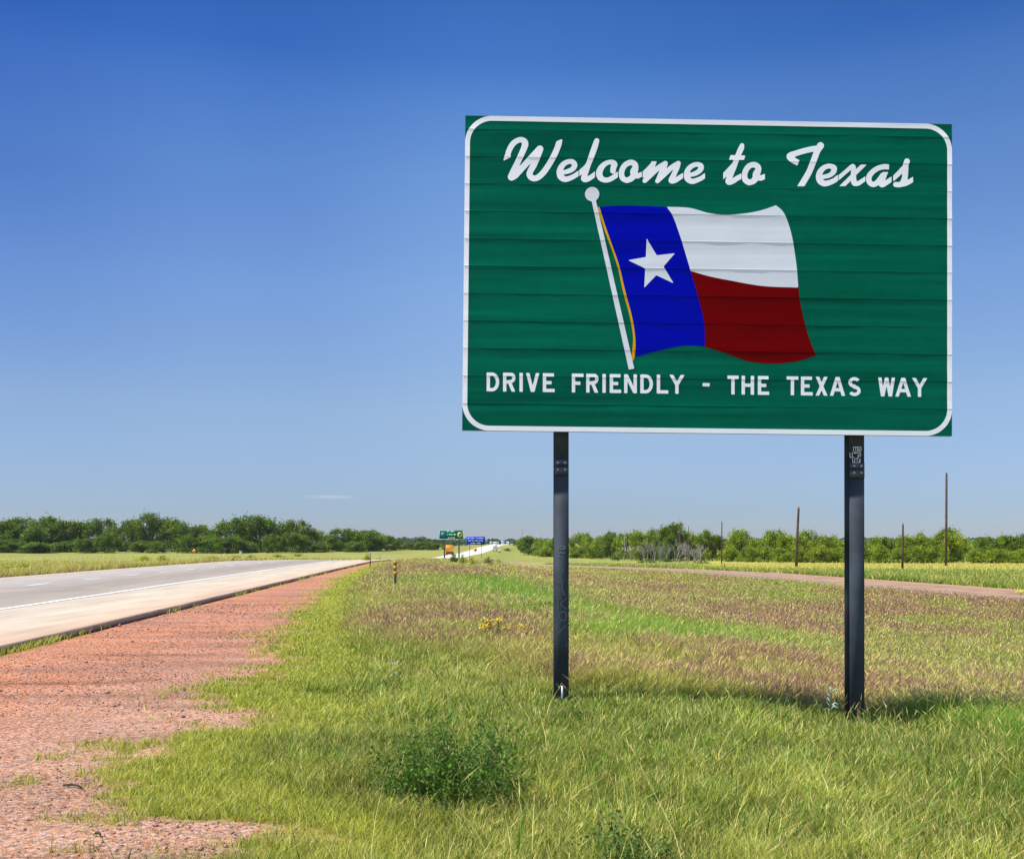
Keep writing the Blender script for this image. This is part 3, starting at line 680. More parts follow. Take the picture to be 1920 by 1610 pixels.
def sdf_block(PX, PY):
    D = np.full(PX.shape, 1e9)
    for ch, x0, x1 in BLOCK:
        y0 = 698.2 + (x0 - 912) * .01285; w = x1 - x0; h = 35.3
        mk = (PX > x0 - 3) & (PX < x1 + 3) & (PY > y0 - 3) & (PY < y0 + h + 3)
        xx = PX[mk] - x0; yy = PY[mk] - y0 - xx * .013
        dl = np.full(xx.shape, 1e9)
        for pl in glyph(ch, w, h, 6.2):
            S = [np.array((p[0], p[1], 3.15)) for p in pl]; q = d_stroke(S, xx, yy)
            for e, f in ((S[0], S[1]), (S[-1], S[-2])):
                dv = (e - f)[:2]; dv = dv / (np.hypot(*dv) + 1e-9)
                t = (xx - e[0]) * dv[0] + (yy - e[1]) * dv[1]; near = np.hypot(xx - e[0], yy - e[1]) < 5
                q = np.where(near, np.maximum(q, t), q)
            dl = np.minimum(dl, q)
        dl = np.maximum.reduce([dl, -yy, yy - h, -xx - .2, xx - w - .2])
        D[mk] = np.minimum(D[mk], dl)
    return D
_w = [(0, 5), (5, 13), (13, 14), (14, 17), (17, 22), (22, 25)]; BALL = BLOCK
for q0, q1 in _w:
    BLOCK = BALL[q0:q1]
    decal('hyphen' if q0 == 13 else 'slogan_word', sdf_block, (BLOCK[0][1] - 3, 690, BLOCK[-1][2] + 3, 752), .0042, M_white, sign, .0016)

# flag artwork, traced at 4x from (1080, 340)
def Fp(L): return [(1080 + a_ / 4, 340 + b_ / 4) for a_, b_ in L]
def smooth(L, n=6): return [tuple(p[:2]) for p in catmull([(a_, b_, 0) for a_, b_ in L], n)]
b_top = smooth([(175, 192), (340, 182), (520, 186), (680, 192)]); b_right = smooth([(680, 192), (730, 270), (790, 440), (850, 640), (905, 830), (950, 1000), (966, 1120), (966, 1240)])
b_bot = smooth([(966, 1240), (860, 1231), (750, 1240), (620, 1270), (445, 1316)]); b_left = smooth([(445, 1316), (445, 1180), (421, 1020), (371, 830), (320, 620), (232, 370), (175, 192)])
blue_poly = Fp(b_top + b_right[1:] + b_bot[1:] + b_left[1:-1])
gold_poly = Fp(smooth([(158, 196), (215, 370), (305, 620), (353, 830), (404, 1020), (428, 1180), (414, 1320)]) + smooth([(425, 1352), (440, 1310), (445, 1180), (421, 1020), (371, 830), (320, 620), (232, 370), (175, 192)]))
midl = smooth([(858, 672), (1000, 712), (1150, 742), (1400, 785), (1668, 797)])
w_top = smooth([(680, 192), (850, 200), (1000, 240), (1130, 253), (1280, 240), (1400, 215), (1500, 180)]); w_right = smooth([(1500, 180), (1560, 240), (1612, 380), (1650, 600), (1668, 797)])
bmid = [p for p in b_right if p[1] < 672]; blow = [p for p in b_right if p[1] > 672]
white_poly = Fp(w_top + w_right[1:] + midl[::-1][1:] + bmid[::-1][:-1])
r_right = smooth([(1668, 797), (1680, 900), (1710, 1040), (1750, 1180), (1800, 1306)]); r_bot = smooth([(1800, 1306), (1650, 1350), (1480, 1366), (1300, 1350), (1130, 1292), (966, 1240)])
red_poly = Fp(midl + r_right[1:] + r_bot[1:] + blow[::-1][1:])
star_poly = Fp([(530, 430), (605, 555), (742, 540), (656, 640), (732, 765), (602, 705), (512, 798), (519, 655), (390, 592), (524, 568)])
def PD(p): return lambda X, Y: d_poly(p, X, Y)
flag = decal('flag', PD(blue_poly), (1118, 380, 1326, 674), .010, M_blue, sign, .0016)
decal('gold_fringe', PD(gold_poly), (1115, 384, 1196, 682), .006, M_gold, flag, .0020)
decal('white_stripe', PD(white_poly), (1245, 380, 1502, 545), .010, M_wflag, flag, .0017)
decal('red_stripe', PD(red_poly), (1290, 504, 1535, 686), .010, M_red, flag, .0017)
decal('star', PD(star_poly), (1174, 444, 1270, 543), .006, M_wflag, flag, .0030)
pole_poly = Fp([(113, 130), (146, 130), (437, 1405), (396, 1412)])
decal('flagpole', lambda X, Y: np.minimum(d_poly(pole_poly, X, Y), np.hypot(X - 1110.2, Y - 364.3) - 13.4), (1094, 348, 1194, 696), .008, M_wflag, sign, .0034)
# rounded white border along the very edge
def sdf_border(step=.006):
    us = np.concatenate([np.linspace(-SW / 2, -SW / 2 + .3, 50), np.linspace(-SW / 2 + .3, SW / 2 - .3, 80)[1:-1], np.linspace(SW / 2 - .3, SW / 2, 50)])
    kk = SH / 2 - kt; kk = kk[(kk > -SH / 2 + .0005) & (kk < SH / 2 - .0005)]; va = np.concatenate([np.linspace(-SH / 2, -SH / 2 + .3, 50), np.linspace(SH / 2 - .3, SH / 2, 50)])
    va = va[[(np.min(np.abs(kk - v)) > .002) or abs(v) > SH / 2 - .0005 for v in va]]; vs = np.sort(np.concatenate([va, kk]))
    U, Vv = np.meshgrid(us, vs); R = .235
    def rr(ins):
        qx = np.abs(U) - (SW / 2 - R) ; qy = np.abs(Vv) - (SH / 2 - R)
        return np.hypot(np.maximum(qx, 0), np.maximum(qy, 0)) + np.minimum(np.maximum(qx, qy), 0) - R + ins
    D = np.maximum(rr(-.0005), -rr(.042))
    return fill_grid(us, vs, D)
Vt, Fs = sdf_border()
mesh_np('border', face_pt(Vt[:, 0], Vt[:, 1], .0016), Fs, M_white, sign)

# posts: H sections behind the panel, with splice plate, bolts and base bracket
def post(px_c, px_base, py_base, plate_py, side):
    Yp = SY + .052
    zt = SZ + .3; W = .128; Dp = .135; tf = .011; tw = .008
    Yf = Yp + (px_c - 1330) / F * Yp * YAW
    xt = (px_c - 960) / F * Yf; xb = (px_base - 960) / F * Yf
    zb = EYE - (py_base - HZ) / F * Yf - .35
    o = empty('post', (0, 0, 0)); o.parent = sign
    def lx(z): return xb + (xt - xb) * (z - zb) / (3.2 - zb)
    mb = MB()
    def slab(x0, y0, x1, y1, za, zb_):
        V = [(lx(z) + x, Yf + y, z) for z in (za, zb_) for y in (y0, y1) for x in (x0, x1)]
        mb.add([(p[0] - SO.x, p[1] - SO.y, p[2] - SO.z) for p in V], [[0, 2, 3, 1], [4, 5, 7, 6], [0, 1, 5, 4], [2, 6, 7, 3], [0, 4, 6, 2], [1, 3, 7, 5]])
    zp = EYE - (plate_py - HZ) / F * Yf
    slab(-W / 2, 0, W / 2, tf, zb, zp - .0004); slab(-W / 2, 0, W / 2, tf, zp + .0004, zt)
    slab(-tw / 2, tf + .0005, tw / 2, Dp - tf - .0005, zb, zt); slab(-W / 2, Dp - tf, W / 2, Dp, zb, zt)
    # rounded fillet lip at the flange corners
    body = mb.build('column', M_post, o)
    mb = MB(); slab(-W / 2 + .002, -.0125, W / 2 - .002, -.0005, zp + .0035, zp + .058); slab(-W / 2 + .002, -.0125, W / 2 - .002, -.0005, zp - .075, zp - .0035)
    pl = mb.build('splice_plate', M_plate, o)
    for bx in (-.031, .031):
        for bz in (.03, -.03):
            mb = MB(); c = Vector((lx(zp + bz) + bx - SO.x, Yf - .013 - SO.y, zp + bz - SO.z))
            mb.tube([c, c + Vector((0, -.009, 0)), c + Vector((0, -.014, 0))], [.013, .013, .006], 6)
            mb.build('bolt', M_bolt, pl)
    zg = float(hgt(xb, Yf))
    mb = MB(); bx = .006 if side == 0 else .022
    slab(bx - .009, -.022, bx + .009, -.0012, zg - .03, zg + (.16 if side == 0 else .05))
    if side == 0: slab(-.055, -.016, -.022, -.0012, zg - .03, zg + .035); slab(.035, -.016, .058, -.0012, zg - .03, zg + .04)
    mb.build('base_bracket', M_galv, o)
    return o, Yf, lx, zp
pA, YA, lxA, zpA = post(1052.5, 1052.8, 1312, 874, 0)
pB, YB, lxB, zpB = post(1606.5, 1607.5, 1357, 880, 1)
def marks(name, polys, Yf, r, mat, parent, off):
    """thin strokes painted on a post flange; polylines in photo points"""
    V = []; Fs = []
    for k_, pl in enumerate(polys):
        for a_, b_ in zip(pl[:-1], pl[1:]):
            a = np.array([(a_[0] - 960) / F * Yf, EYE - (a_[1] - HZ) / F * Yf]); b = np.array([(b_[0] - 960) / F * Yf, EYE - (b_[1] - HZ) / F * Yf])
            t = (b - a) / (np.hypot(*(b - a)) + 1e-9); n_ = np.array([-t[1], t[0]]) * r; a = a - t * r * .8; b = b + t * r * .8
            y_ = Yf - off - len(Fs) * .00002; bb = len(V)
            for p in (a - n_, b - n_, b + n_, a + n_): V.append((p[0] - SO.x, y_ - SO.y, p[1] - SO.z))
            Fs.append([bb, bb + 1, bb + 2, bb + 3])
    return mesh_np(name, V, Fs, mat, parent)
marks('scratched_graffiti', [[(1047, 1024), (1047, 1031)], [(1050, 1023), (1050, 1032)], [(1050, 1023), (1058, 1024), (1059, 1028), (1051, 1029)], [(1048, 1037), (1051, 1035), (1057, 1037)], [(1047, 1041), (1050, 1044)],
      ], YA, .0035, simple('white_scratch', (.17, .19, .21), .7), pA, .0022)
marks('faint_graffiti', [[(1050, 1062), (1056, 1068), (1052, 1080), (1055, 1100)], [(1046, 1092), (1053, 1092)], [(1053, 1100), (1059, 1116)]], YA, .003, M_scr, pA, .0022)
for gp in ([[(1047, 1120), (1047, 1142)]], [[(1062, 1121), (1050, 1133), (1062, 1141)]], [[(1050, 1148), (1058, 1146), (1062, 1152), (1060, 1162), (1052, 1163), (1049, 1155), (1050, 1148)]], [[(1046, 1188), (1060, 1172)]], [[(1061, 1207), (1062, 1211)]]):
    marks('faint_graffiti', gp, YA, .003, M_scr, pA, .0022)
# sticker lettering near the top of the right post
stk = marks('sticker', [[(1600, 838), (1615, 838)], [(1600, 838), (1600, 846)], [(1604.5, 839), (1604.5, 846)], [(1608, 839), (1608, 846), (1611, 846), (1611, 842), (1608, 842)], [(1613, 840), (1615, 842), (1613, 846)],
       [(1593.5, 849), (1593.5, 857), (1597, 857)], [(1598, 848), (1598, 857), (1600, 857)], [(1601, 849), (1605, 849)], [(1602, 847), (1603, 850), (1606, 848)], [(1606, 849), (1610, 849)], [(1614, 848), (1611.5, 850), (1614, 853), (1612, 856)], [(1608, 856), (1610, 852), (1610, 857)],
       [(1598.5, 859), (1598.5, 867)], [(1602.5, 858), (1602.5, 864)], [(1605, 859), (1609, 859)], [(1607, 859), (1607, 864)], [(1610.5, 866), (1612.5, 860), (1612.5, 867)], [(1601, 865), (1603, 867)], [(1600, 867), (1612, 867)]], YB, .0030, M_stk, pB, .0022)

# ------------------------------------------------------------------ grass
def blades(name, x, y, h, w, cb, ct, lean, seg2=True, head=None, label=''):
    """x,y (N), h,w (N), cb/ct (N,3) base/tip colours, lean (N) tip offset fraction; head: (mask, colour, length, width)"""
    N = len(x); z = hgt(x, y) - .005
    a = rng.random(N) * 2 * math.pi; wxv = np.cos(a) * w * .5; wyv = np.sin(a) * w * .5
    b_ = rng.random(N) * 2 * math.pi + .0
    lx_ = np.cos(b_) * lean * h + .08 * h; ly_ = np.sin(b_) * lean * h
    Vs = []; Cs = []; Fs = []
    if seg2:
        P = np.zeros((N, 5, 3)); C = np.zeros((N, 5, 3))
        P[:, 0] = np.stack([x - wxv, y - wyv, z], 1); P[:, 1] = np.stack([x + wxv, y + wyv, z], 1)
        mxx = x + lx_ * .35; myy = y + ly_ * .35; mz = z + h * .55
        P[:, 2] = np.stack([mxx + wxv * .8, myy + wyv * .8, mz], 1); P[:, 3] = np.stack([mxx - wxv * .8, myy - wyv * .8, mz], 1)
        P[:, 4] = np.stack([x + lx_, y + ly_, z + h], 1)
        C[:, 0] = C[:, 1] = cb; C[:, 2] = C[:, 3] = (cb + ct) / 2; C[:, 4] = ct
        k_ = (np.arange(N) * 5)[:, None]
        T = np.concatenate([k_ + np.array([[0, 1, 2]]), k_ + np.array([[0, 2, 3]]), k_ + np.array([[3, 2, 4]])])
        V = P.reshape(-1, 3); C = C.reshape(-1, 3)
    else:
        P = np.zeros((N, 3, 3)); C = np.zeros((N, 3, 3))
        P[:, 0] = np.stack([x - wxv, y - wyv, z], 1); P[:, 1] = np.stack([x + wxv, y + wyv, z], 1); P[:, 2] = np.stack([x + lx_, y + ly_, z + h], 1)
        C[:, 0] = C[:, 1] = cb; C[:, 2] = ct
        T = (np.arange(N) * 3)[:, None] + np.array([[0, 1, 2]]); V = P.reshape(-1, 3); C = C.reshape(-1, 3)
    if head is not None:
        mk, hc, hl, hw = head; q = np.nonzero(mk)[0]; n = len(q)
        tx = x[q] + lx_[q]; ty = y[q] + ly_[q]; tz = z[q] + h[q]
        dx = lx_[q] * .9; dy = ly_[q] * .9; l = hl[q]; ww = hw[q]; ca = np.cos(a[q]); sa = np.sin(a[q])
        H = np.zeros((n, 4, 3)); bx = tx - dx * .1; by = ty - dy * .1
        H[:, 0] = np.stack([bx, by, tz - l * .4], 1)
        H[:, 1] = np.stack([tx + ca * ww / 2, ty + sa * ww / 2, tz], 1)
        H[:, 2] = np.stack([tx + dx * .2, ty + dy * .2, tz + l * .6], 1)
        H[:, 3] = np.stack([tx - ca * ww / 2, ty - sa * ww / 2, tz], 1)
        k_ = (np.arange(n) * 4 + len(V))[:, None]
        T = np.concatenate([T, k_ + np.array([[0, 1, 2]]), k_ + np.array([[0, 2, 3]])])
        V = np.concatenate([V, H.reshape(-1, 3)]); C = np.concatenate([C, np.repeat(hc[q], 4, 0)])
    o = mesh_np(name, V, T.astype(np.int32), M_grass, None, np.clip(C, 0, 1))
    tag(o, label, 'grass', kind='stuff'); return o

def scatter(y0, y1, rho, k=.62, xl=None, xr=None):
    """random spots inside the ground seen from the road side, a little wider than the photo's view"""
    n = int(rho * (y1 - y0) * k * (y0 + y1) * 1.0)
    y = np.sqrt(rng.random(n) * (y1 ** 2 - y0 ** 2) + y0 ** 2)
    x = (rng.random(n) * 2 - 1) * (k * y + .4)
    return x, y
def pick(n, names, probs):
    idx = rng.choice(len(names), n, p=np.array(probs) / sum(probs)); P = np.array([PAL[k_] for k_ in names]); return P[idx]
def make_grass():
    bands = [(3.2, 5, 15000), (5, 7, 10500), (7, 10, 6000), (10, 14, 3000), (14, 20, 1050), (20, 28, 560), (28, 40, 270), (40, 60, 110), (60, 90, 42), (90, 140, 15), (140, 210, 5)]
    near = []; farl = []
    for y0, y1, rho in bands:
        x, y = scatter(y0, y1, rho)
        vm = vegmask(x, y); keep = rng.random(len(x)) < vm ** 1.3; x, y = x[keep], y[keep]
        d, df, tall, fr, dt, gr, rt, pur, wheat, left = zones(x, y); N = len(x)
        rd = rng.random(N)
        c1 = pick(N, ['dark', 'mid', 'ygreen', 'straw', 'blue'], [.16, .30, .33, .16, .05])
        pz = fbm(x * 1.1, y * 1.1, 61, 3); cl = fbm(x * 5.5, y * 5.5, 62, 2); cl2 = vnoise(x * 14, y * 14, 64)
        mkd = rng.random(N) < sstep(.62, .35, cl) * .6; c1 = np.where(mkd[:, None], pick(N, ['dark', 'mid', 'olive'], [.45, .4, .15]), c1)
        mks = rng.random(N) < sstep(.5, .72, cl2) * .45; c1 = np.where(mks[:, None], pick(N, ['straw', 'ygreen', 'tan'], [.4, .45, .15]), c1)
        c1 = c1 * ((.60 + .75 * pz) * (.62 + .76 * cl))[:, None]
        lowf = sstep(.42, .62, fbm(x * .42 + 9, y * .6, 65, 3)); gmix = np.clip(lowf * .55 + .6 * sstep(2.2, 3.4, x) * sstep(7.6, 6.2, y), 0, .9)
        mkg = rng.random(N) < gmix; c1 = np.where(mkg[:, None], pick(N, ['dark', 'mid', 'bright'], [.5, .35, .15]), c1)
        def sub(c, new, prob): mk = (rng.random(N) < prob); return np.where(mk[:, None], new, c)
        c1 = sub(c1, pick(N, ['olive', 'ygreen', 'tan', 'straw', 'mid', 'purple'], [.20, .34, .08, .06, .30, .08]), tall * .85)
        c1 = sub(c1, pick(N, ['purple', 'tan', 'olive'], [.55, .25, .2]), pur * .55)
        c1 = sub(c1, pick(N, ['bright', 'mid', 'ygreen'], [.4, .35, .25]), gr * tall)
        c1 = sub(c1, pick(N, ['bright', 'mid', 'dark', 'ygreen'], [.55, .15, .1, .2]), dt * .9)
        c1 = sub(c1, pick(N, ['fringe', 'ygreen', 'mid', 'straw'], [.55, .2, .15, .1]), fr * .75)
        c1 = sub(c1, pick(N, ['bright', 'mid', 'dark'], [.45, .35, .2]), rt * .85)
        c1 = sub(c1, pick(N, ['wheat', 'straw'], [.85, .15]), wheat * .95)
        c1 = sub(c1, pick(N, ['tan', 'ygreen', 'olive', 'straw', 'purple'], [.30, .22, .35, .05, .08]), left * .9)
        c1 = c1 * rng.uniform(.75, 1.25, (N, 1))
        h = .045 + .065 * rng.random(N) ** 1.5
        h = h * (.45 + 1.1 * cl) * (.75 + .5 * fbm(x * .7, y * .7, 63, 3))
        h = np.where(rng.random(N) < .02, h * 1.9, h)
        h = h + tall * (.06 + .13 * rng.random(N)) + dt * .15 * rng.random(N) + rt * (.12 + .15 * rng.random(N))
        h = np.where(fr > .5, .02 + .05 * rng.random(N), h)
        h = np.where(d < .3, .05 + .09 * rng.random(N), h)
        h = np.where(left | (df > 0), .15 + .3 * rng.random(N), h)
        w = np.maximum(.0030, .0008 * y) * rng.uniform(.7, 1.35, N)
        lean = rng.uniform(.1, 1.2, N)
        bl = (rng.random(N) < .018 + .10 * sstep(.62, .72, fbm(x * 2.2 + 5, y * 2.2, 67, 3))) & (fr < .6) & (tall < .3); w = np.where(bl, w * 3.2, w); h = np.where(bl, h * .75, h)
        c1 = np.where(bl[:, None], pick(N, ['dark', 'mid', 'bright'], [.5, .3, .2]) * rng.uniform(.8, 1.2, (N, 1)), c1)
        stalk = (rng.random(N) < .006 + .02 * sstep(2.2, 3.2, x) * sstep(7.8, 7, y)) & (fr < .3) & (tall < .3); h = np.where(stalk, h * 2.3 + .06, h)
        hb = (rng.random(N) < (tall * (.10 + .45 * pur) + .09 * (fr < .5)) * (1 - .8 * dt)) | stalk
        hc = np.where((rng.random(N) < (.15 + .75 * pur) * tall)[:, None], pick(N, ['purple', 'tan'], [.7, .3]), pick(N, ['straw', 'tan'], [.7, .3])) * rng.uniform(.8, 1.25, (N, 1))
        hl = (.02 + .02 * rng.random(N) + .03 * stalk) * (1 + .9 * tall) + .0005 * y; hw = np.maximum(.0042, .0007 * y) * (1 + .2 * tall) * rng.uniform(.8, 1.3, N)
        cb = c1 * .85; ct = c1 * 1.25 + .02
        lab = 'meadow grass around the sign posts' 
        arr = (x, y, h, w, cb, ct, lean, hb, hc, hl, hw)
        (near if y1 <= 20 else farl).append(arr)
    for nm, L, s2, lb in (('meadow_grass', near, True, 'mixed green and straw roadside grass around the sign posts'), ('distant_grass', farl, False, 'purple and olive meadow grass out to the tree lines')):
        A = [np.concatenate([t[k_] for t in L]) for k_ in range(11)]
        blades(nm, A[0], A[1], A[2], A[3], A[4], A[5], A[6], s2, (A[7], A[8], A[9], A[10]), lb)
make_grass()

# gravel stones
def stones(N=62000):
    d = rng.random(N) * 4.9 + .05; y = 3.2 + 19 * rng.random(N) ** 1.9; x = d + curb(y)
    keep = rng.random(N) > vegmask(x, y) * .9; x, y, d = x[keep], y[keep], d[keep]; N = len(x)
    clump = fbm(x * .8, y * .8, 71, 3); k2 = rng.random(N) < .25 + 1.3 * sstep(.35, .65, clump); x, y, d = x[k2], y[k2], d[k2]; N = len(x)
    s = (.0026 + .008 * rng.random(N) ** 3.0) * np.clip(.6 + y / 14, 1, 2); s = np.where(rng.random(N) < .012, s * rng.uniform(1.6, 3.0, N), s)
    z = hgt(x, y)
    O = np.array([[1, 0, 0], [0, 1, 0], [-1, 0, 0], [0, -1, 0], [0, 0, 1], [0, 0, -1]], float)
    P = O[None] * s[:, None, None] * rng.uniform(.6, 1.3, (N, 6, 1)); P[:, :, 2] *= .65
    a = rng.random(N) * 6.28; ca, sa = np.cos(a), np.sin(a)
    Q = P.copy(); Q[:, :, 0] = P[:, :, 0] * ca[:, None] - P[:, :, 1] * sa[:, None]; Q[:, :, 1] = P[:, :, 0] * sa[:, None] + P[:, :, 1] * ca[:, None]
    Q += np.stack([x, y, z + s * .25], 1)[:, None]
    pal = np.array([[.46, .28, .21], [.55, .42, .36], [.32, .15, .11], [.24, .20, .19], [.66, .58, .52], [.12, .09, .08], [.42, .32, .27]])
    pal *= np.array([.90, .72, .60])
    c = pal[rng.choice(7, N, p=[.26, .2, .18, .12, .09, .05, .10])] * rng.uniform(.75, 1.25, (N, 1))
    T0 = np.array([[0, 1, 4], [1, 2, 4], [2, 3, 4], [3, 0, 4], [1, 0, 5], [2, 1, 5], [3, 2, 5], [0, 3, 5]])
    T = ((np.arange(N) * 6)[:, None, None] + T0[None]).reshape(-1, 3)
    tag(mesh_np('gravel', Q.reshape(-1, 3), T.astype(np.int32), M_stone, None, np.repeat(c, 6, 0)), 'loose pink and grey gravel beside the highway shoulder', 'gravel', kind='stuff')
stones()

# ------------------------------------------------------------------ foliage builders
def leaf_quads(C, size, cols, aspect=1.0, up=0.0):
    """C (N,3) centres -> quads randomly oriented"""
    N = len(C); n = rng.normal(size=(N, 3)); n[:, 2] += up; n /= np.linalg.norm(n, axis=1)[:, None]
    t = rng.normal(size=(N, 3)); t -= n * (t * n).sum(1)[:, None]; t /= np.linalg.norm(t, axis=1)[:, None]; b = np.cross(n, t)
    s = size[:, None] / 2
    P = np.stack([C - t * s, C + b * s * aspect, C + t * s, C - b * s * aspect], 1)
    return P.reshape(-1, 3), np.arange(N * 4).reshape(N, 4), np.repeat(cols, 4, 0)
def crown_mesh(name, W, H, seed, tone, nclump=46, nleaf=70, leaf=.34, zb=.10):
    r = np.random.default_rng(seed)
    C = []; cc = []
    lobes = [(r.uniform(-.5, .5) * W * .62, r.uniform(-.5, .5) * W * .5, H * r.uniform(.38, .74), W * r.uniform(.2, .34)) for _ in range(6)]
    lobes.append((0, 0, H * .62, W * .34))
    for _ in range(nclump):
        L = lobes[r.integers(len(lobes))]; v = r.normal(size=3); v /= np.linalg.norm(v); v[2] = abs(v[2]) * 1.1 - .35
        rad = L[3] * r.uniform(.7, 1.08); c = np.array([L[0] + v[0] * rad, L[1] + v[1] * rad, min(H * .97, max(zb * H, L[2] + v[2] * rad * (H / W) * 1.25))])
        q = r.normal(size=(nleaf, 3)) * np.array([.062, .062, .05]) * W * r.uniform(.7, 1.2); p = c + q
        C.append(p); cc.append(np.repeat((np.array(tone) * r.uniform(.45, 1.5) * np.array([r.uniform(.85, 1.25), 1, r.uniform(.7, 1.1)]))[None], nleaf, 0) * r.uniform(.8, 1.2, (nleaf, 1)))
    # skirt of low foliage
    ns = nclump // 3
    for _ in range(ns):
        a = r.uniform(0, 6.28); rr = W * r.uniform(.2, .46); c = np.array([math.cos(a) * rr, math.sin(a) * rr, H * r.uniform(.1, .3)])
        C.append(c + r.normal(size=(nleaf, 3)) * np.array([.07, .07, .05]) * W); cc.append(np.repeat((np.array(tone) * r.uniform(.7, 1.1))[None], nleaf, 0) * r.uniform(.8, 1.2, (nleaf, 1)))
    C = np.concatenate(C); cc = np.concatenate(cc); C[:, 2] = np.maximum(C[:, 2], .15)
    V, Fq, col = leaf_quads(C, leaf * r.uniform(.6, 1.3, len(C)), cc, .7, .3)
    return V, Fq, np.clip(col, 0, 1)
def trunk_mb(W, H, seed):
    r = random.Random(seed); mb = MB(); r0 = H * .028
    for k_ in range(r.choice([2, 3, 3])):
        a = r.uniform(0, 6.28); x0, y0 = .03 * H * math.cos(a), .03 * H * math.sin(a)
        ex, ey = W * .22 * math.cos(a), W * .22 * math.sin(a)
        mb.tube([(x0, y0, -.3), (x0 + ex * .3, y0 + ey * .3, H * .28), (x0 + ex * .8, y0 + ey * .8, H * .6), (ex, ey, H * .85)], [r0, r0 * .8, r0 * .45, r0 * .12], 6)
        for q in range(3):
            b = a + r.uniform(-1.2, 1.2); z0 = H * r.uniform(.25, .55); f = z0 / H
            mb.tube([(x0 + ex * f, y0 + ey * f, z0), (x0 + ex * f + W * .16 * math.cos(b), y0 + ey * f + W * .16 * math.sin(b), z0 + H * .15), (x0 + ex * f + W * .3 * math.cos(b), y0 + ey * f + W * .3 * math.sin(b), z0 + H * .24)], [r0 * .4, r0 * .25, r0 * .08], 5)
    return mb
protos = {}
def tree(kind, px, py_base, top_py, wpx, label, group, rotz):
    """a tree whose crown is wpx photo points wide where it stands"""
    X, Y, Zg = hit(px, py_base)
    H = (py_base - top_py) / F * Y; W = wpx / F * Y
    ratio = max(.6, min(1.8, W / H)); key = (kind, rotz % 3)
    if key not in protos:
        tone = {'dark': (.14, .22, .012), 'light': (.235, .325, .022), 'grey': (.20, .23, .12)}[kind]
        Vc, Fc, cc = crown_mesh('crown', 7.5, 6.5, 100 + hash(key[0]) % 7 * 0 + {'dark': 1, 'light': 2, 'grey': 3}[kind] * 10 + key[1], tone, 78, 95, .33)
        root = empty('tree'); cr = mesh_np('crown', Vc, Fc, M_leaf, root, cc); tk = trunk_mb(7.5, 6.5, 5 + key[1]).build('trunk', M_bark, root)
        protos[key] = (root, cr, tk, [False])
    root, cr, tk, used = protos[key]
    if not used[0]: o = root; used[0] = True
    else:
        o = root.copy(); link(o)
        for ch in (cr, tk): c2 = ch.copy(); link(c2, o)
    o.location = (X, Y, Zg - .1); o.rotation_euler = (0, 0, rotz * 1.3); o.scale = (W / 7.2, W / 7.2, H / 6.5)
    tag(o, label, 'tree', group); return o
ORD = ['first', 'second', 'third', 'fourth', 'fifth', 'sixth', 'seventh', 'eighth', 'ninth', 'tenth', 'eleventh', 'twelfth', 'thirteenth', 'fourteenth', 'fifteenth', 'sixteenth', 'seventeenth', 'eighteenth', 'nineteenth',
       'twentieth', 'twenty first', 'twenty second', 'twenty third', 'twenty fourth', 'twenty fifth', 'twenty sixth', 'twenty seventh', 'twenty eighth', 'twenty ninth', 'thirtieth']
left_trees = [(-12, 1034, 978, 70), (20, 1034, 970, 75), (62, 1035, 984, 62), (92, 1034, 967, 62), (136, 1034, 976, 66), (180, 1034, 974, 62), (214, 1034, 988, 52), (247, 1034, 974, 50), (283, 1034, 965, 62), (325, 1034, 973, 66),
              (366, 1034, 984, 60), (402, 1034, 995, 50), (444, 1035, 970, 68), (492, 1035, 966, 74), (542, 1034, 977, 64), (578, 1034, 989, 56), (614, 1034, 1003, 46), (652, 1033, 992, 60), (694, 1033, 993, 60), (726, 1032, 1004, 34), (748, 1031, 1011, 26)]
for k_, (a_, b_, c_, w_) in enumerate(left_trees):
    tree('dark', a_, b_, c_, w_, '%s tree from the left in the dark line across the highway' % ORD[k_], 'dark trees across the highway', k_)
under = [(8, 1036, 1008, 50), (75, 1037, 1012, 54), (120, 1036, 1006, 40), (160, 1037, 1010, 48), (205, 1037, 1010, 46), (262, 1037, 1008, 50), (300, 1037, 1012, 44), (345, 1037, 1010, 50), (385, 1037, 1008, 46), (425, 1037, 1010, 40), (470, 1037, 1008, 46), (515, 1037, 1006, 44), (560, 1037, 1008, 44), (600, 1036, 1012, 40), (632, 1035, 1012, 34), (672, 1035, 1010, 34), (710, 1034, 1013, 26)]
ru = random.Random(5)
for k_, (a_, b_, c_, w_) in enumerate(under):
    c_ += ru.uniform(-9, 9); w_ *= ru.uniform(.7, 1.4); a_ += ru.uniform(-8, 8); b_ += ru.uniform(-1, 0)
    tree('dark', a_, b_, c_, w_, '%s low bushy tree from the left below the dark tree line' % ORD[k_], 'low bushy trees across the highway', k_ + 1)
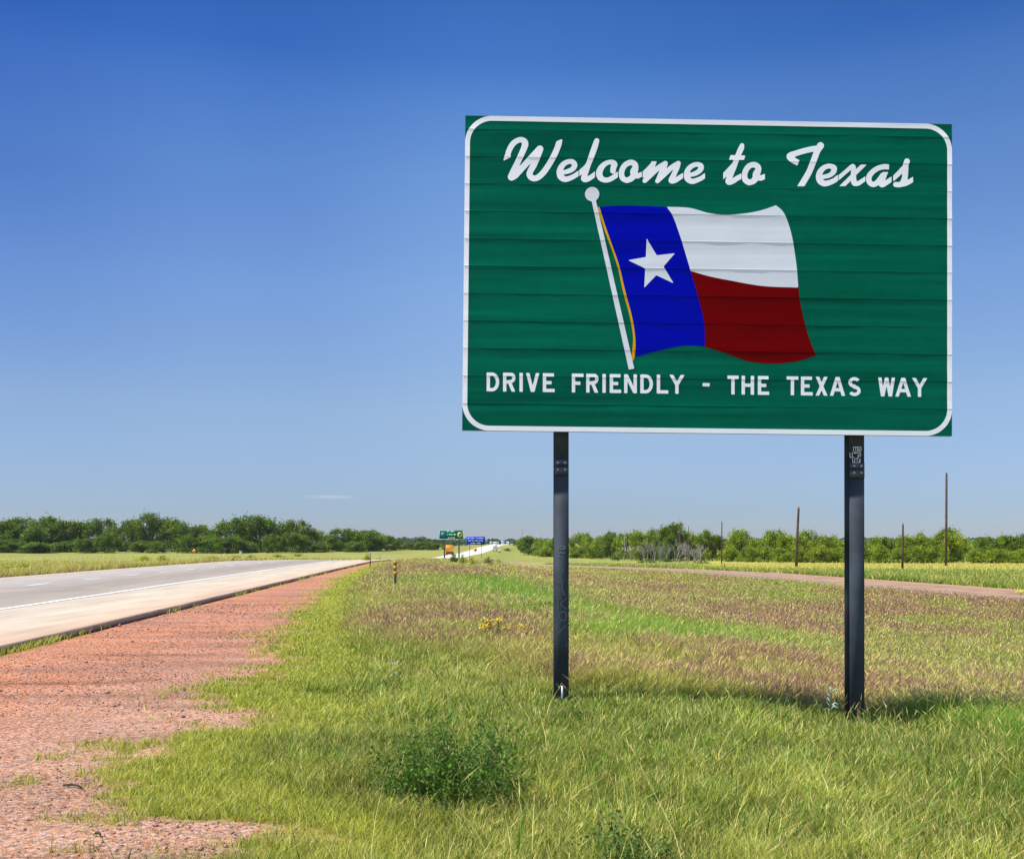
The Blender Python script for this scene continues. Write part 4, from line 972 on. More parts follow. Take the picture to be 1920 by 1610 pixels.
right_trees = [(990, 1040, 1004, 34, 'dark'), (1012, 1042, 1012, 30, 'light'), (1036, 1043, 1009, 34, 'light'), (1068, 1044, 1008, 36, 'light'), (1096, 1044, 1000, 40, 'light'), (1122, 1045, 1002, 34, 'light'), (1146, 1047, 996, 36, 'dark'), (1172, 1048, 1000, 36, 'light'),
               (1202, 1050, 992, 40, 'light'), (1230, 1050, 988, 38, 'light'), (1256, 1051, 980, 46, 'dark'), (1288, 1051, 994, 40, 'light'), (1318, 1051, 990, 46, 'light'), (1346, 1051, 1002, 36, 'dark'), (1382, 1052, 990, 50, 'light'), (1412, 1053, 1006, 36, 'light'),
               (1448, 1053, 995, 46, 'light'), (1484, 1053, 1000, 42, 'light'), (1518, 1054, 990, 50, 'light'), (1552, 1054, 1004, 44, 'light'), (1590, 1054, 1008, 44, 'light'), (1632, 1055, 1004, 48, 'light'), (1664, 1055, 1006, 40, 'dark'), (1698, 1055, 1000, 44, 'light'),
               (1732, 1055, 996, 46, 'light'), (1772, 1055, 991, 54, 'light'), (1808, 1054, 1006, 44, 'light'), (1848, 1055, 1005, 50, 'dark'), (1886, 1055, 1003, 48, 'dark'), (1922, 1055, 1002, 50, 'dark')]
for k_, (a_, b_, c_, w_, kd) in enumerate(right_trees):
    tree(kd, a_, b_, c_, w_ * 1.12, '%s tree rightwards from the far signs in the sunlit line' % ORD[k_], 'sunlit trees beyond the frontage road', k_)
under2 = [(1025, 1044, 1024, 30), (1082, 1046, 1022, 36), (1110, 1047, 1016, 40), (1365, 1053, 1024, 36), (1400, 1054, 1022, 34), (1432, 1054, 1022, 34), (1466, 1055, 1024, 34), (1500, 1055, 1022, 34), (1536, 1055, 1022, 40), (1572, 1055, 1024, 34), (1615, 1056, 1022, 36), (1650, 1056, 1020, 40), (1684, 1056, 1024, 36), (1716, 1056, 1020, 36), (1752, 1056, 1022, 40), (1790, 1055, 1024, 34), (1842, 1057, 1026, 50), (1872, 1057, 1028, 40), (1908, 1056, 1028, 40)]
for k_, (a_, b_, c_, w_) in enumerate(under2):
    tree('light', a_, b_, c_, w_, '%s low rounded tree rightwards below the sunlit tree line' % ORD[k_], 'low rounded trees along the right tree line', k_ + 2)

for k_, (a_, b_, c_, w_) in enumerate([(770, 1031, 1018, 26), (790, 1031, 1015, 32), (812, 1031, 1017, 28), (838, 1030, 1018, 20)]):
    tree('dark', a_, b_, c_, w_, '%s small far tree from the left behind the green guide sign' % ORD[k_], 'far trees behind the green guide sign', k_)
# dead grey trees
def dead_tree(px, py, top, label, seed):
    X, Y, Zg = hit(px, py); H = (py - top) / F * Y; r = random.Random(seed); mb = MB()
    def br(p, dr, L, rad, dep):
        q = p + dr * L; mid = p + dr * L * .5 + Vector((r.uniform(-.1, .1), r.uniform(-.1, .1), .05)) * L
        mb.tube([p, mid, q], [rad, rad * .75, rad * .5], 4, False)
        if dep > 0:
            for _ in range(r.choice([2, 3, 3])):
                nd = (dr + Vector((r.uniform(-.8, .8), r.uniform(-.8, .8), r.uniform(-.15, .6)))).normalized()
                br(p + dr * L * r.uniform(.5, 1), nd, L * r.uniform(.5, .75), rad * .55, dep - 1)
    for _ in range(4): br(Vector((r.uniform(-.4, .4), r.uniform(-.4, .4), -.2)), Vector((r.uniform(-.35, .35), r.uniform(-.35, .35), 1)).normalized(), H * .42, .11, 4)
    root = empty('dead_tree', (X, Y - 6, float(hgt(X, Y - 6)))); mb.build('bare_branches', M_dead, root)
    tag(root, label, 'dead tree', 'bare grey trees'); return root
for k_, (a_, b_, c_) in enumerate([(1180, 1050, 1008), (1206, 1052, 1006), (1222, 1053, 1010), (1243, 1053, 1012), (1262, 1054, 1000), (1283, 1055, 1006), (1304, 1055, 1012), (1296, 1054, 1022), (1232, 1053, 1020)]):
    dead_tree(a_, b_, c_, '%s bare grey dead tree from the left in the brown thicket' % ORD[k_], 40 + k_)

# shrubs (leafy mounds): copies of three prototypes
bprot = {}
def shrub(name, kind, px, py, wpx, hpx, label, cat_, group, rot=0):
    X, Y, Zg = hit(px, py); W = wpx / F * Y; H = hpx / F * Y
    key = (kind, rot % 2)
    if key not in bprot:
        tone = {'mustard': (.42, .46, .045), 'green': (.14, .20, .035), 'lush': (.12, .30, .04)}[kind]
        r = np.random.default_rng(900 + len(bprot)); C = []; cc = []
        for _ in range(26):
            a = r.uniform(0, 6.28); q = r.uniform(0, .4); c = np.array([math.cos(a) * q, math.sin(a) * q, r.uniform(.15, .82) * (1 - q * q * 2.2)])
            n_ = 46; C.append(c + r.normal(size=(n_, 3)) * np.array([.07, .07, .09])); cc.append(np.array(tone) * r.uniform(.7, 1.25) * np.ones((n_, 1)) * r.uniform(.75, 1.25, (n_, 1)))
        C = np.concatenate(C); C[:, 2] = np.maximum(C[:, 2], .02)
        Vq, Fq, col = leaf_quads(C, .075 * r.uniform(.6, 1.3, len(C)), np.concatenate(cc), .6, .2)
        me_o = mesh_np(name, Vq, Fq, M_leaf, None, np.clip(col, 0, 1)); bprot[key] = [me_o, False]
    o, used = bprot[key]
    if used: o = o.copy(); o.name = name; link(o)
    bprot[key][1] = True
    o.location = (X, Y, Zg); o.scale = (W, W, H / .95); o.rotation_euler = (0, 0, rot * 1.1)
    tag(o, label, cat_, group); return o
for k_, (a_, b_, w_, h_) in enumerate([(850, 1056, 22, 14), (867, 1060, 20, 16), (884, 1061, 14, 14), (893, 1062, 12, 8), (916, 1059, 16, 12), (935, 1056, 14, 7)]):
    shrub('flowering_weed', 'mustard' if k_ not in (0, 4) else 'green', a_, b_ + 2, w_ * 1.25, h_ * 1.55, '%s yellow green weed clump from the left in front of the far road signs' % ORD[k_], 'weed clump', 'weed clumps in front of the far signs', k_)
for k_, (a_, b_, w_, h_) in enumerate([(270, 1056, 40, 13), (305, 1056, 44, 13), (10, 1072, 50, 14), (40, 1071, 40, 14), (85, 1068, 20, 8), (400, 1049, 40, 6), (440, 1047, 34, 6), (470, 1047, 30, 6), (520, 1045, 34, 6), (688, 1053, 22, 13), (560, 1043, 30, 5)]):
    shrub('flowering_weed', 'mustard', a_, b_, w_ * 1.1, h_ * 1.25, ['left half of the big yellow wildflower patch beyond the highway', 'right half of the big yellow wildflower patch beyond the highway', 'yellow wildflower clump at the left edge beyond the highway', 'yellow wildflower clump second from the left edge beyond the highway',
           'small yellow wildflower clump third from the left edge beyond the highway', 'low yellow wildflower clump just right of the small diamond sign', 'low yellow wildflower clump under the round topped big tree', 'low yellow clump right of the white marker box',
           'thin yellow clump far along the highway verge', 'yellow weed clump beside the leftmost thin delineator post', 'farthest low yellow clump on the highway verge'][k_], 'wildflowers', 'yellow wildflower clumps beyond the highway', k_)
for k_, (a_, b_, w_, h_) in enumerate([(1152, 1051, 34, 11), (1222, 1056, 28, 8), (1250, 1055, 30, 9), (1316, 1059, 34, 9), (1205, 1056, 24, 6)]):
    shrub('bush', 'green', a_, b_, w_, h_, '%s low green bush at the foot of the grey thicket' % ORD[k_], 'bush', 'low bushes by the grey thicket', k_)
shrub('bush', 'green', 952, 1033, 20, 6, 'dark little bush on the far slope right of the white truck', 'bush', None, 1)
for k_, (a_, b_, w_, h_) in enumerate([(935, 1130, 52, 20), (975, 1142, 62, 26), (1020, 1152, 60, 26), (1000, 1160, 56, 22), (905, 1120, 40, 14), (1075, 1166, 60, 18), (1130, 1176, 70, 18), (1190, 1182, 60, 14)]):
    shrub('lush_clump', 'lush', a_, b_, w_ * 1.2, h_ * 1.0, '%s lush green clump in the drainage dip around the left post' % ORD[k_], 'plant clump', 'lush clumps in the drainage dip', k_)

# foreground leafy weeds
def leafy_weed(name, X, Y, W, H, n_st, label, tone, seed, leafs=.022, group=None):
    r = np.random.default_rng(seed); mb = MB(); C = []; cc = []
    for _ in range(n_st):
        a = r.uniform(0, 6.28); q = W * .5 * math.sqrt(r.random()); bx, by = math.cos(a) * q * .5, math.sin(a) * q * .5
        tx, ty = math.cos(a) * q, math.sin(a) * q; h = H * r.uniform(.35, 1.05) * (.7 + .5 * math.sin(a * 2 + seed) ** 2) * (1 - .3 * (q / (W * .5)) ** 2)
        pts = [(bx, by, -.02), ((bx + tx) / 2 + r.normal() * .01, (by + ty) / 2 + r.normal() * .01, h * .55), (tx, ty, h)]
        mb.tube(pts, [.0028, .0022, .001], 4, False); m_ = int(34 * h / .3) + 14
        t = r.uniform(.12, 1.02, m_)[:, None]; P0, P1, P2 = [np.array(p)[None] for p in pts]
        c = P0 * (1 - t) ** 2 + 2 * P1 * t * (1 - t) + P2 * t * t; c = c + r.normal(size=(m_, 3)) * .018
        C.append(c); cc.append(np.array(tone)[None] * r.uniform(.6, 1.4, (m_, 1)))
    C = np.concatenate(C); C[:, 2] = np.maximum(C[:, 2], .01)
    root = empty(name, (X, Y, float(hgt(X, Y))))
    Vq, Fq, col = leaf_quads(C, leafs * r.uniform(.6, 1.35, len(C)), np.concatenate(cc), .55, .6)
    mesh_np('foliage', Vq, Fq, M_leaf, root, np.clip(col, 0, 1)); mb.build('stem', M_stem, root)
    tag(root, label, 'weed', group); return root
M_stem = simple('green_stem', (.14, .17, .06), .7)
x0, y0, _ = hit(850, 1505)
leafy_weed('leafy_weed', x0, y0, .92, .43, 230, 'dark green leafy weed mound in the grass left of the sign', (.10, .20, .018), 3)
leafy_weed('leafy_weed', x0 - .1, y0 - .16, .42, .2, 40, 'small paler part of the leafy weed in front of the dark mound', (.10, .17, .03), 4)
x0, y0, _ = hit(1150, 1640)
leafy_weed('leafy_weed', x0, y0, .55, .22, 45, 'dark leafy weed cut off by the bottom edge of the view', (.08, .16, .02), 5)
x0, y0, _ = hit(1085, 1352)
leafy_weed('leafy_weed', x0 + .05, y0, .2, .1, 14, 'little weed at the foot of the left sign post', (.07, .14, .02), 7)

# yellow blooming plants
M_flower = simple('yellow_petals', (.80, .55, .02), .6, 0, .15, 40)
M_flower2 = simple('lemon_petals', (.80, .78, .05), .6, 0, .15, 40)
def bloom(X, Y, H, n, mat, label, seed, spread, umbel):
    r = random.Random(seed); root = empty('flowering_plant', (X, Y, float(hgt(X, Y)))); mb = MB(); C = []; nr_ = np.random.default_rng(seed)
    for k_ in range(n):
        bx, by = r.uniform(-spread, spread) * .4, r.uniform(-spread, spread) * .4; tx, ty = bx * 2.2, by * 2.2; h = H * r.uniform(.75, 1)
        mb.tube([(bx, by, 0), ((bx + tx) / 2, (by + ty) / 2, h * .5), (tx, ty, h)], [.007, .005, .003], 5, False)
        fm = MB()
        for q in range(umbel):
            a = r.uniform(0, 6.28); rr = r.uniform(0, .085 if n > 1 else .15); cx, cy, cz = tx + math.cos(a) * rr, ty + math.sin(a) * rr, h + r.uniform(-.02, .03)
            fm.tube([(cx, cy, cz - .008), (cx, cy, cz), (cx, cy, cz + .008)], [.004, .017, .006], 6)
            fm.tube([(tx, ty, h * .93), (cx, cy, cz)], [.002, .0015], 3, False)
        fm.build('flower_head', mat, root)
        t = nr_.uniform(.05, .9, 40); c = np.stack([bx + (tx - bx) * t, by + (ty - by) * t, h * t], 1) + nr_.normal(size=(40, 3)) * .03; c[:, 2] = np.maximum(c[:, 2], .02); C.append(c)
    C = np.concatenate(C); Vq, Fq, col = leaf_quads(C, .055 * nr_.uniform(.6, 1.3, len(C)), np.array([[.09, .18, .03]]) * nr_.uniform(.7, 1.3, (len(C), 1)), .4)
    mesh_np('foliage', Vq, Fq, M_leaf, root, col); mb.build('stem', M_stem, root)
    tag(root, label, 'flowering plant', 'yellow blooming plants'); return root
x0, y0, _ = hit(905, 1212)
for k_, (a_, b_, t_, n_, lb) in enumerate([(916, 1212, 1171, 2, 'orange yellow flowers on short stems, left of the flowering trio'), (934, 1212, 1160, 3, 'tallest orange yellow flowers in the middle of the flowering trio'), (955, 1210, 1172, 2, 'orange yellow flowers at the right of the flowering trio')]):
    X, Y, Zg = hit(a_, b_); bloom(X, Y, (b_ - t_) / F * Y, n_, M_flower, lb, 60 + k_, .22, 16)
X, Y, Zg = hit(1908, 1192); bloom(X, Y, (1192 - 1096) / F * Y, 1, M_flower2, 'tall single stem with flat lemon yellow bloom at the right edge', 70, .1, 46)

# pale thistles and mullein spikes
M_this = simple('silvery_leaf', (.26, .36, .27), .7, 0, .2, 30)
def thistle(px, py, s, label, seed):
    X, Y, Zg = hit(px, py); r = random.Random(seed); root = empty('thistle', (X, Y, Zg)); mb = MB(); st = MB()
    st.tube([(0, 0, 0), (0.01 * s, 0, .5 * s), (0, 0, .9 * s)], [.012 * s, .01 * s, .006 * s], 5)
    for k_ in range(16):
        a = r.uniform(0, 6.28); z0 = r.uniform(.15, .85) * s; L = .32 * s * r.uniform(.6, 1); dx, dy = math.cos(a), math.sin(a); wv = .035 * s
        p0 = Vector((0, 0, z0)); p1 = Vector((dx * L * .5, dy * L * .5, z0 + .12 * s)); p2 = Vector((dx * L, dy * L, z0 + .06 * s)); n_ = Vector((-dy, dx, .3)) * wv
        mb.add([p0, p1 + n_, p2, p1 - n_], [[0, 1, 2, 3]])
    mb.build('leaf', M_this, root); st.build('stem', M_stem, root); tag(root, label, 'thistle', 'pale thistles in the meadow')
for k_, (a_, b_, s_, lb) in enumerate([(1556, 1352, .32, 'pale silvery thistle just left of the right sign post'), (738, 1278, .22, 'pale thistle in the grass left of the left post'), (1688, 1142, .5, 'pale thistle beside the right post near the frontage road'), (1312, 1098, .5, 'small pale thistle in mid meadow between the posts'),
                                    (1480, 1136, .45, 'pale thistle nearest the right post on its left in mid meadow'), (1466, 1132, .4, 'little pale thistle left of its twin in mid meadow')]):
    thistle(a_, b_, s_, lb, 80 + k_)
M_spk = simple('dark_seed_spike', (.055, .075, .02), .8)
for k_, (a_, b_, t_) in enumerate([(1126, 1165, 1142), (1112, 1166, 1154), (1100, 1162, 1151), (1088, 1164, 1150)]):
    X, Y, Zg = hit(a_, b_); h = (b_ - t_) / F * Y; mb = MB(); mb.tube([(0, 0, 0), (0, 0, h * .4), (0, .01, h * .7), (.01, 0, h)], [.02, .05, .045, .01], 7)
    for q in range(24):
        zz = h * random.uniform(.2, .95); a = random.uniform(0, 6.28); mb.tube([(0, 0, zz), (.09 * math.cos(a), .09 * math.sin(a), zz + .05)], [.012, .004], 3)
    o = mb.build('seed_spike', M_spk, None); o.location = (X, Y, Zg); tag(o, '%s dark dock spike from the right in the green dip' % ORD[k_], 'plant', 'dark dock spikes in the dip')

# ------------------------------------------------------------------ utility poles
poles = [(1774, 1066, 886, .34, 'tallest brown utility pole, nearest the right edge'), (1493, 1067, 950, .22, 'leaning brown utility pole between the sign posts'), (1692, 1073, 981, .17, 'thin short pole between the right post and the tallest pole'),
         (1353, 1061, 977, .2, 'brown pole at the left end of the wheat field'), (1275, 1054, 980, .2, 'dark pole rising from the grey thicket'), (1291, 1052, 986, .2, 'pole just right of the dark pole in the thicket'), (1187, 1048, 990, .18, 'short pole near the left end of the thicket'), (1171, 1050, 992, .18, 'weathered grey pole leftmost of the thicket poles')]
for k_, (a_, b_, t_, dia, lb) in enumerate(poles):
    X, Y, Zg = hit(a_, b_); H = (b_ - t_) / F * Y; r0 = dia * Y / 100 if k_ else .17
    r0 = {0: .165, 1: .15, 2: .10, 3: .12, 4: .17, 5: .16, 6: .16, 7: .16}[k_]
    root = empty('utility_pole', (X, Y, Zg)); mb = MB(); ln = .25 if k_ == 1 else .05
    mb.tube([(0, 0, -.3), (ln * .4, 0, H * .5), (ln, 0, H - .25), (ln, 0, H)], [r0, r0 * .88, r0 * .75, r0 * .35], 10)
    mb.build('shaft', M_pole if k_ != 7 else M_dead, root, True)
    mb = MB(); mb.tube([(ln, 0, H - .02), (ln, 0, H + .18)], [.03, .02], 6)
    mb.build('cap_pin', M_galv, root)
    tag(root, lb, 'utility pole', 'bare utility poles')

# ------------------------------------------------------------------ delineators along the highway
M_yel = simple('amber_reflector', (.42, .21, .015), .5)
M_dpost = simple('delineator_steel', (.10, .11, .12), .6, .3, .2, 20)
def delineator(px, py, top, amber, label):
    X, Y, Zg = hit(px, py); H = (py - top) / F * Y
    root = empty('delineator', (X, Y, Zg)); mb = MB(); w = .035
    mb.prism_x([(0, -.1), (0, H), (.006, H), (.006, -.1)], -w, w); mb.prism_x([(0.007, -.1), (.007, H - .01), (.03, H - .01), (.03, -.1)], -w, -w + .008); mb.prism_x([(0.007, -.1), (.007, H - .01), (.03, H - .01), (.03, -.1)], w - .008, w)
    mb.build('stake', M_dpost, root)
    if amber:
        n = 3
        for q in range(n):
            zc = H - .09 - q * .165; fm = MB(); R = .07
            fm.prism_y([(math.cos(a) * R, zc + math.sin(a) * R) for a in np.linspace(0, 2 * math.pi, 17)[:-1]], -.012, -.001); fm.build('reflector', M_yel, root)
    tag(root, label, 'road marker', 'roadside marker posts'); return root
delineator(741, 1105, 1049, True, 'roadside marker post with a stack of three amber reflectors')
delineator(694, 1062, 1036, False, 'thin dark marker post at the edge of the highway bend')
delineator(713, 1049, 1038, False, 'faint tiny marker post right of the thin dark one')

# ------------------------------------------------------------------ distant signs, truck, town, lights
def road_sign(px, top, bot, w_px, post_py, mat, label, lines, shields, name='road_sign', posts=(.22, .82), mat_post=None):
    X, Y, Zg = hit(px, post_py); s = Y / F; W = w_px * s; zt = EYE - (top - HZ) * s; zb = EYE - (bot - HZ) * s
    root = empty(name, (X, Y, Zg)); mb = MB(); mb.bbox(-W / 2, -.04, zb - Zg, W / 2, .04, zt - Zg, .02); mb.build('panel', mat, root)
    for q in posts:
        mb = MB(); mb.bbox(-W / 2 + q * W - .09, .05, -.3 - 1.2, -W / 2 + q * W + .09, .22, zt - Zg - .2, .02); mb.build('post', M_dpost, root)
    H = zt - zb; r = random.Random(int(px)); mb = MB(); e_ = .035
    for (a0, b0, a1, b1) in ((-W / 2 + .02, zb - Zg + .02, W / 2 - .02, zb - Zg + .02 + e_), (-W / 2 + .02, zt - Zg - .02 - e_, W / 2 - .02, zt - Zg - .02), (-W / 2 + .02, zb - Zg + .023 + e_, -W / 2 + .02 + e_, zt - Zg - .023 - e_), (W / 2 - .02 - e_, zb - Zg + .023 + e_, W / 2 - .02, zt - Zg - .023 - e_)):
        mb.box(a0, -.052, b0, a1, -.044, b1)
    mb.build('border', M_white, root)
    mb = MB()
    for (zf, segs) in lines:
        for (u0, u1) in segs:
            x_ = u0 * W; n = 0
            while x_ < u1 * W - .1:
                lw = r.uniform(.10, .20); z0 = zb - Zg + zf * H
                mb.box(-W / 2 + x_, -.052, z0, -W / 2 + x_ + .05, -.044, z0 + .13 * H)
                if r.random() < .7: mb.box(-W / 2 + x_ + .052, -.052, z0 + r.choice([0, .05, .1]) * H, -W / 2 + x_ + lw, -.044, z0 + r.choice([0, .05, .1]) * H * 0 + .13 * H)
                x_ += lw + .07
    mb.build('legend', M_white, root)
    for (uc, cols) in shields:
        hh = .26 * H
        for k_, (cm, f) in enumerate(cols):
            mb = MB(); cx = -W / 2 + uc * W; cz = zb - Zg + .5 * H
            mb.prism_y([(cx + math.cos(a) * hh * f * .9, cz + math.sin(a) * hh * f + (k_ * .06 * H)) for a in np.linspace(0, 2 * math.pi, 13)[:-1]], -.054 - .01 * k_, -.046 - .01 * k_ ); mb.build('route_shield', cm, root)
    tag(root, label, 'road sign', 'distant road signs'); return root
M_blue2 = sheet_mat('service_blue', (.004, .05, .42), .4, .1); M_green2 = sheet_mat('guide_green', (.0, .17, .09), .4, .1)
M_org = simple('orange_paint', (.80, .32, .01), .45); M_mar = simple('maroon_panel', (.09, .02, .02), .6); M_shb = simple('shield_blue', (.05, .10, .45), .5); M_shr = simple('shield_red', (.5, .08, .08), .5); M_shy = simple('emblem_buff', (.62, .45, .15), .5)
M_ww = simple('white_vehicle_paint', (.75, .74, .72), .4, 0, .05, 2); M_tire = simple('tyre_rubber', (.02, .02, .02), .8); M_glass = simple('dark_glass', (.02, .025, .03), .15); M_lite = simple('tail_lamp', (.5, .02, .02), .4)
road_sign(846, 993.5, 1011.2, 45.5, 1050, M_green2, 'distant green guide sign with a blue shield and a round buff emblem', [(.78, [(.34, .70)]), (.45, [(.34, .68)]), (.10, [(.39, .64)])], [(.16, [(M_shb, 1.0), (M_shr, .45)]), (.85, [(M_shy, 1.1), (M_mar, .5)])])
road_sign(892, 1005.5, 1021.3, 36, 1046, M_blue2, 'distant blue information sign right of the green guide sign', [(.72, [(.07, .44), (.53, .94)]), (.42, [(.10, .40), (.46, .86)]), (.12, [(.24, .46), (.56, .74)])], [], posts=(.18, .8))
# small diamonds
def diamond(px, py, side_px, base, label):
    X, Y, Zg = hit(px, base); s = Y / F; R = side_px * s / 2; zc = EYE - (py - HZ) * s - Zg
    root = empty('warning_sign', (X, Y, Zg)); mb = MB(); mb.prism_y([(0, zc + R), (R, zc), (0, zc - R), (-R, zc)], -.02, .02); mb.build('panel', M_org, root)
    mb = MB(); mb.prism_y([(-R * .1, zc - R * .45), (R * .1, zc - R * .45), (R * .1, zc + R * .1), (R * .3, zc + R * .1), (0, zc + R * .5), (-R * .3, zc + R * .1), (-R * .1, zc + R * .1)], -.032, -.022); mb.build('arrow_symbol', M_tire, root)
    mb = MB(); mb.bbox(-.05, .03, -.3, .05, .1, zc, .01); mb.build('post', M_dpost, root); tag(root, label, 'warning sign', 'yellow diamond signs')
diamond(891, 1030.5, 9, 1041, 'tiny yellow diamond sign below the blue information sign')
diamond(364, 1033, 8, 1041, 'small yellow diamond sign in front of the dark tree line')
# box truck seen from behind
def box_truck(px, base, W_px, top, body_m, low_m, label, name='box_truck'):
    X, Y, Zg = hit(px, base); s = Y / F; W = W_px * s; H = (base - top) * s
    root = empty(name, (X, Y, Zg)); L = W * 2.6
    mb = MB(); mb.bbox(-W / 2, 0, H * .36, W / 2, L, H, .06 * W); mb.build('cargo_box', body_m, root)
    mb = MB(); mb.bbox(-W * .44, .03, H * .12, W * .44, L * 1.0, H * .35, .03 * W); mb.build('chassis', low_m, root)
    mb = MB(); mb.prism_x([(L * 1.01, H * .14), (L * 1.01, H * .78), (L * 1.14, H * .78), (L * 1.22, H * .5), (L * 1.3, H * .44), (L * 1.3, H * .14)], -W * .42, W * .42); c = mb.build('cab', body_m, root)
    mb = MB(); mb.prism_x([(L * 1.145, H * .75), (L * 1.215, H * .52), (L * 1.225, H * .52), (L * 1.155, H * .75)], -W * .38, W * .38); mb.build('windscreen', M_glass, c)
    for wy in (L * .22, L * 1.14):
        for sx in (-1, 1):
            mb = MB(); R = H * .15; mb.tube([(sx * W * .40, wy, R), (sx * W * .49, wy, R)], [R, R], 14); mb.build('wheel', M_tire, root)
    for sx in (-1, 1):
        mb = MB(); mb.box(sx * W * .36 - W * .05, -.03, H * .24, sx * W * .36 + W * .05, .02, H * .30); mb.build('tail_lamp', M_lite, root)
    tag(root, label, 'truck', 'vehicles far down the highway'); return root
box_truck(842, 1041, 13, 1022, M_org, M_mar, 'orange box truck with dark rear end far down the highway')
box_truck(928, 1034.5, 8, 1020, M_ww, M_ww, 'white truck climbing the far pale highway slope')
box_truck(936.5, 1036, 3.6, 1031, M_ww, M_tire, 'tiny white van right of the far white truck')
# marker box by the left trees
X, Y, Zg = hit(451, 1040); root = empty('utility_cabinet', (X, Y, Zg)); s = Y / F
mb = MB(); mb.bbox(-2.2 * s, 0, 0, 2.2 * s, 3 * s, 6 * s, .6 * s); mb.build('housing', M_ww, root); mb = MB(); mb.bbox(-2.6 * s, -.4 * s, 6.02 * s, 2.6 * s, 3.4 * s, 7 * s, .3 * s); mb.build('lid', M_galv, root)
tag(root, 'small pale cabinet at the foot of the left tree line', 'utility cabinet')
# grey shed between the right trees
M_shed = simple('pale_shed_metal', (.55, .60, .66), .5, .2, .1, 1); M_roof = simple('shed_roof', (.62, .66, .72), .4, .3)
X, Y, Zg = hit(1822, 1052); s = Y / F; root = empty('metal_shed', (X, Y - 1, Zg)); w_ = 17 * s
mb = MB(); mb.box(-w_, 0, -.3, w_, 6, 3.8 * s); mb.build('wall', M_shed, root); mb = MB(); mb.prism_x([(-.4, 3.82 * s), (3, 6.2 * s), (6.4, 3.82 * s)], -w_ - .2, w_ + .2); mb.build('roof', M_roof, root)
mb = MB(); mb.box(-w_ * .3, -.04, 0, w_ * .1, -.005, 3 * s); mb.build('door', M_dpost, root)
tag(root, 'low pale metal shed showing between the right hand trees', 'shed')
# far pale buildings on the horizon
for k_, (a_, b_, w_, h_) in enumerate([(930, 1020, 10, 4), (943, 1020, 6, 5), (954, 1020.5, 9, 3.5), (961, 1020, 4, 5), (921, 1019, 5, 4), (972, 1021, 5, 3)]):
    Y = 1150 + 40 * k_; X = (a_ - 960) / F * Y; Zg = float(hgt(X, Y)); s = Y / F
    root = empty('far_building', (X, Y, Zg)); mb = MB(); mb.box(-w_ / 2 * s, 0, -1, w_ / 2 * s, 8, h_ * s); mb.build('wall', M_ww, root)
    mb = MB(); mb.prism_x([(-.5, h_ * s + .02), (4, h_ * s + 1.2), (8.5, h_ * s + .02)], -w_ / 2 * s - .4, w_ / 2 * s + .4); mb.build('roof', M_roof if k_ % 2 else M_shed, root)
    tag(root, '%s pale building from the highway on the far horizon' % ORD[k_], 'building', 'pale buildings on the horizon')
# curved street lamps and mast
for k_, (a_, t_, sd) in enumerate([(1006, 1004, 1), (1012, 1003, -1)]):
    Y = 650; X = (a_ - 960) / F * Y; Zg = float(hgt(X, Y)); zt = EYE - (t_ - HZ) / F * Y - Zg
    root = empty('street_lamp', (X, Y, Zg)); mb = MB(); mb.tube([(0, 0, 0), (0, 0, zt * .8), (sd * .5, 0, zt * .95), (sd * 1.6, 0, zt)], [.2, .16, .13, .12], 8); mb.build('mast', M_galv, root)
    mb = MB(); mb.bbox(sd * 1.9 - .4, -.15, zt - .1, sd * 1.9 + .4, .15, zt + .08, .04); mb.build('lamp_head', M_ww, root)
    tag(root, ['left', 'right'][k_] + ' curved street lamp above the first tree of the right line', 'street lamp', 'far street lamps')
Y = 900; X = (979 - 960) / F * Y; Zg = float(hgt(X, Y)); zt = EYE - (990 - HZ) / F * Y - Zg
mb = MB()
for q in range(3): a = q * 2.094; mb.tube([(.5 * math.cos(a), .5 * math.sin(a), 0), (.25 * math.cos(a), .25 * math.sin(a), zt * .9), (0, 0, zt)], [.13, .1, .06], 4)
for q in range(12): z0 = zt * q / 12.5; mb.tube([(.45, 0, z0), (-.25, .4, z0 + zt / 26), (-.25, -.4, z0 + zt / 13)], [.05, .05, .05], 3)
o = mb.build('radio_mast', M_galv); o.location = (X, Y, Zg); tag(o, 'thin grey radio mast on the far horizon left of the right trees', 'mast')
# twigs on gravel
M_twig = simple('charred_twig', (.025, .02, .018), .8)
for (a_, b_, L, ang, lb, nm) in [(138, 1478, .075, -.35, 'curved black twig on the gravel at lower left', 'twig'), (183, 1572, .022, -.1, 'short black scrap on the gravel near the bottom', 'twig')]:
    X, Y, Zg = hit(a_, b_); mb = MB(); mb.tube([(-L, 0, .006), (-L * .3, .008, .014), (L * .4, .004, .012), (L, -.01, .005)], [.005, .007, .006, .003], 6)
    o = mb.build(nm, M_twig); o.location = (X, Y, Zg + .004); o.rotation_euler = (0, 0, ang); tag(o, lb, 'twig')

# ------------------------------------------------------------------ far woods on the horizon (reads as one mass)
def woods(name, segs, label, tone):
    V = []; Fq = []; Cc = []; off = 0
    for (px0, px1, Y0, h0, h1, n) in segs:
        px = rng.uniform(px0, px1, n); Y = Y0 * rng.uniform(.96, 1.1, n); X = (px - 960) / F * Y
        hh = (h0 + (h1 - h0) * fbm(px * .12, px * 0, 77, 3)); C = np.stack([X, Y, hgt(X, Y) + hh * np.sqrt(rng.random(n)) * .95], 1)
        v, f, c = leaf_quads(C, (Y0 / 450) * rng.uniform(.6, 1.6, n), np.array(tone)[None] * rng.uniform(.6, 1.4, (n, 1)), .8, .2)
        V.append(v); Fq.append(f + off); Cc.append(c); off += len(v)
    o = mesh_np(name, np.concatenate(V), np.concatenate(Fq).astype(np.int32), M_leaf, None, np.concatenate(Cc)); tag(o, label, 'woods', kind='stuff')
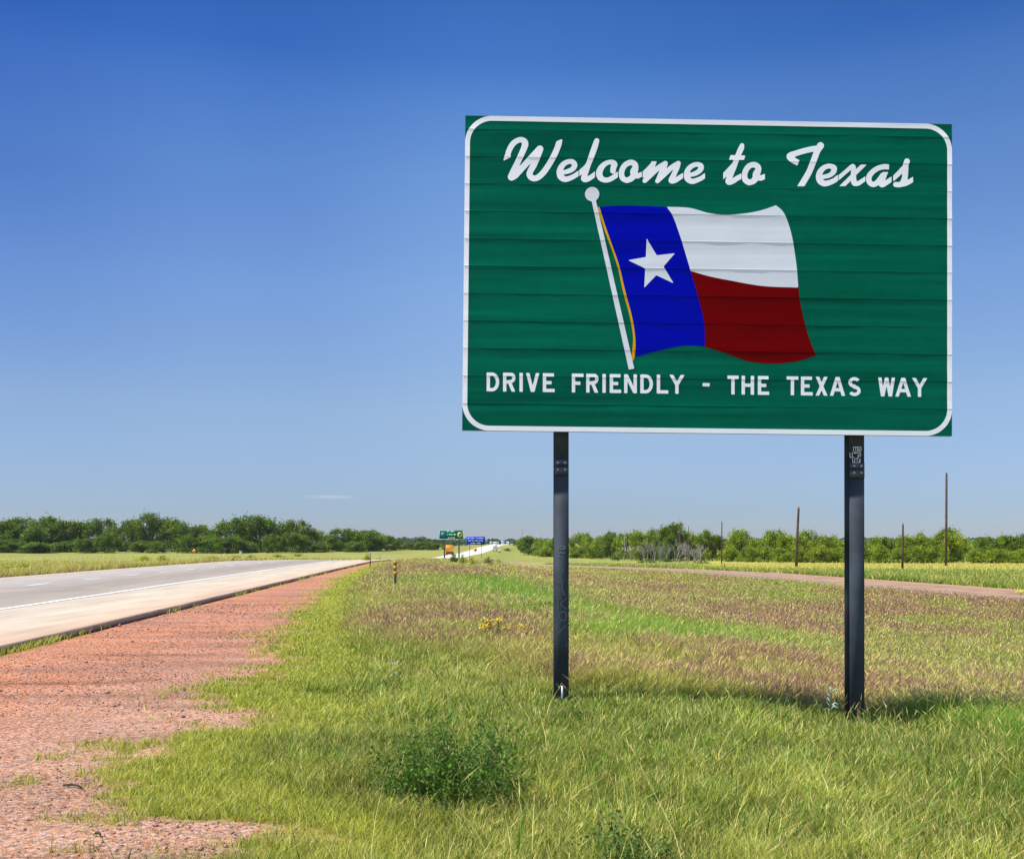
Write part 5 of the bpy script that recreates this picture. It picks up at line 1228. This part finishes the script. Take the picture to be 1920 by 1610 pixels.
woods('far_woods', [(700, 1010, 1500, 3, 12, 6000), (762, 835, 700, 3, 7, 1500), (820, 880, 820, 2, 5, 700), (955, 1010, 820, 2, 5, 500), (-300, 800, 1900, 10, 18, 9000), (980, 2300, 1700, 8, 16, 9000)],
      'bluish far woodland along the horizon behind the road signs', (.07, .11, .035))

# ------------------------------------------------------------------ thin summer haze
mb = MB(); mb.box(-6500, -1500, -40, 6500, 6500, 40)
hz = mb.build('haze', None)
m = bpy.data.materials.new('haze_air'); m.use_nodes = True; nt = m.node_tree; nt.nodes.clear()
o_ = nt.nodes.new('ShaderNodeOutputMaterial'); v_ = nt.nodes.new('ShaderNodeVolumePrincipled')
v_.inputs['Color'].default_value = (.80, .88, 1, 1); v_.inputs['Density'].default_value = .00004; v_.inputs['Anisotropy'].default_value = .1
nt.links.new(v_.outputs[0], o_.inputs['Volume']); hz.data.materials.append(m)
tag(hz, 'thin pale summer haze softening the far horizon', 'haze', kind='stuff')

# faint wisp of cloud low over the left horizon
m = bpy.data.materials.new('cloud_vapour'); m.use_nodes = True; nt = m.node_tree; nt.nodes.clear()
o_ = nt.nodes.new('ShaderNodeOutputMaterial'); v_ = nt.nodes.new('ShaderNodeVolumePrincipled'); tc = nt.nodes.new('ShaderNodeTexCoord')
g_ = nt.nodes.new('ShaderNodeTexGradient'); g_.gradient_type = 'SPHERICAL'; mm = nt.nodes.new('ShaderNodeMath'); mm.operation = 'MULTIPLY'; mm.inputs[1].default_value = .007
nt.links.new(tc.outputs['Object'], g_.inputs['Vector']); nt.links.new(g_.outputs['Fac'], mm.inputs[0]); nt.links.new(mm.outputs[0], v_.inputs['Density'])
v_.inputs['Color'].default_value = (1, 1, 1, 1); nt.links.new(v_.outputs[0], o_.inputs['Volume'])
V = []; Fs = []
for i_ in range(9):
    for k_ in range(16):
        t_ = math.pi * i_ / 8; p_ = 2 * math.pi * k_ / 16; V.append((math.sin(t_) * math.cos(p_), math.sin(t_) * math.sin(p_), math.cos(t_)))
for i_ in range(8):
    for k_ in range(16): Fs.append([i_ * 16 + k_, (i_ + 1) * 16 + k_, (i_ + 1) * 16 + (k_ + 1) % 16, i_ * 16 + (k_ + 1) % 16])
o = mesh_np('cloud', V, Fs, m); o.location = (-1166, 6000, 305); o.scale = (190, 90, 15); o.rotation_euler = (0, math.radians(1), 0)
tag(o, 'faint white wisp of cloud low in the left sky', 'cloud')
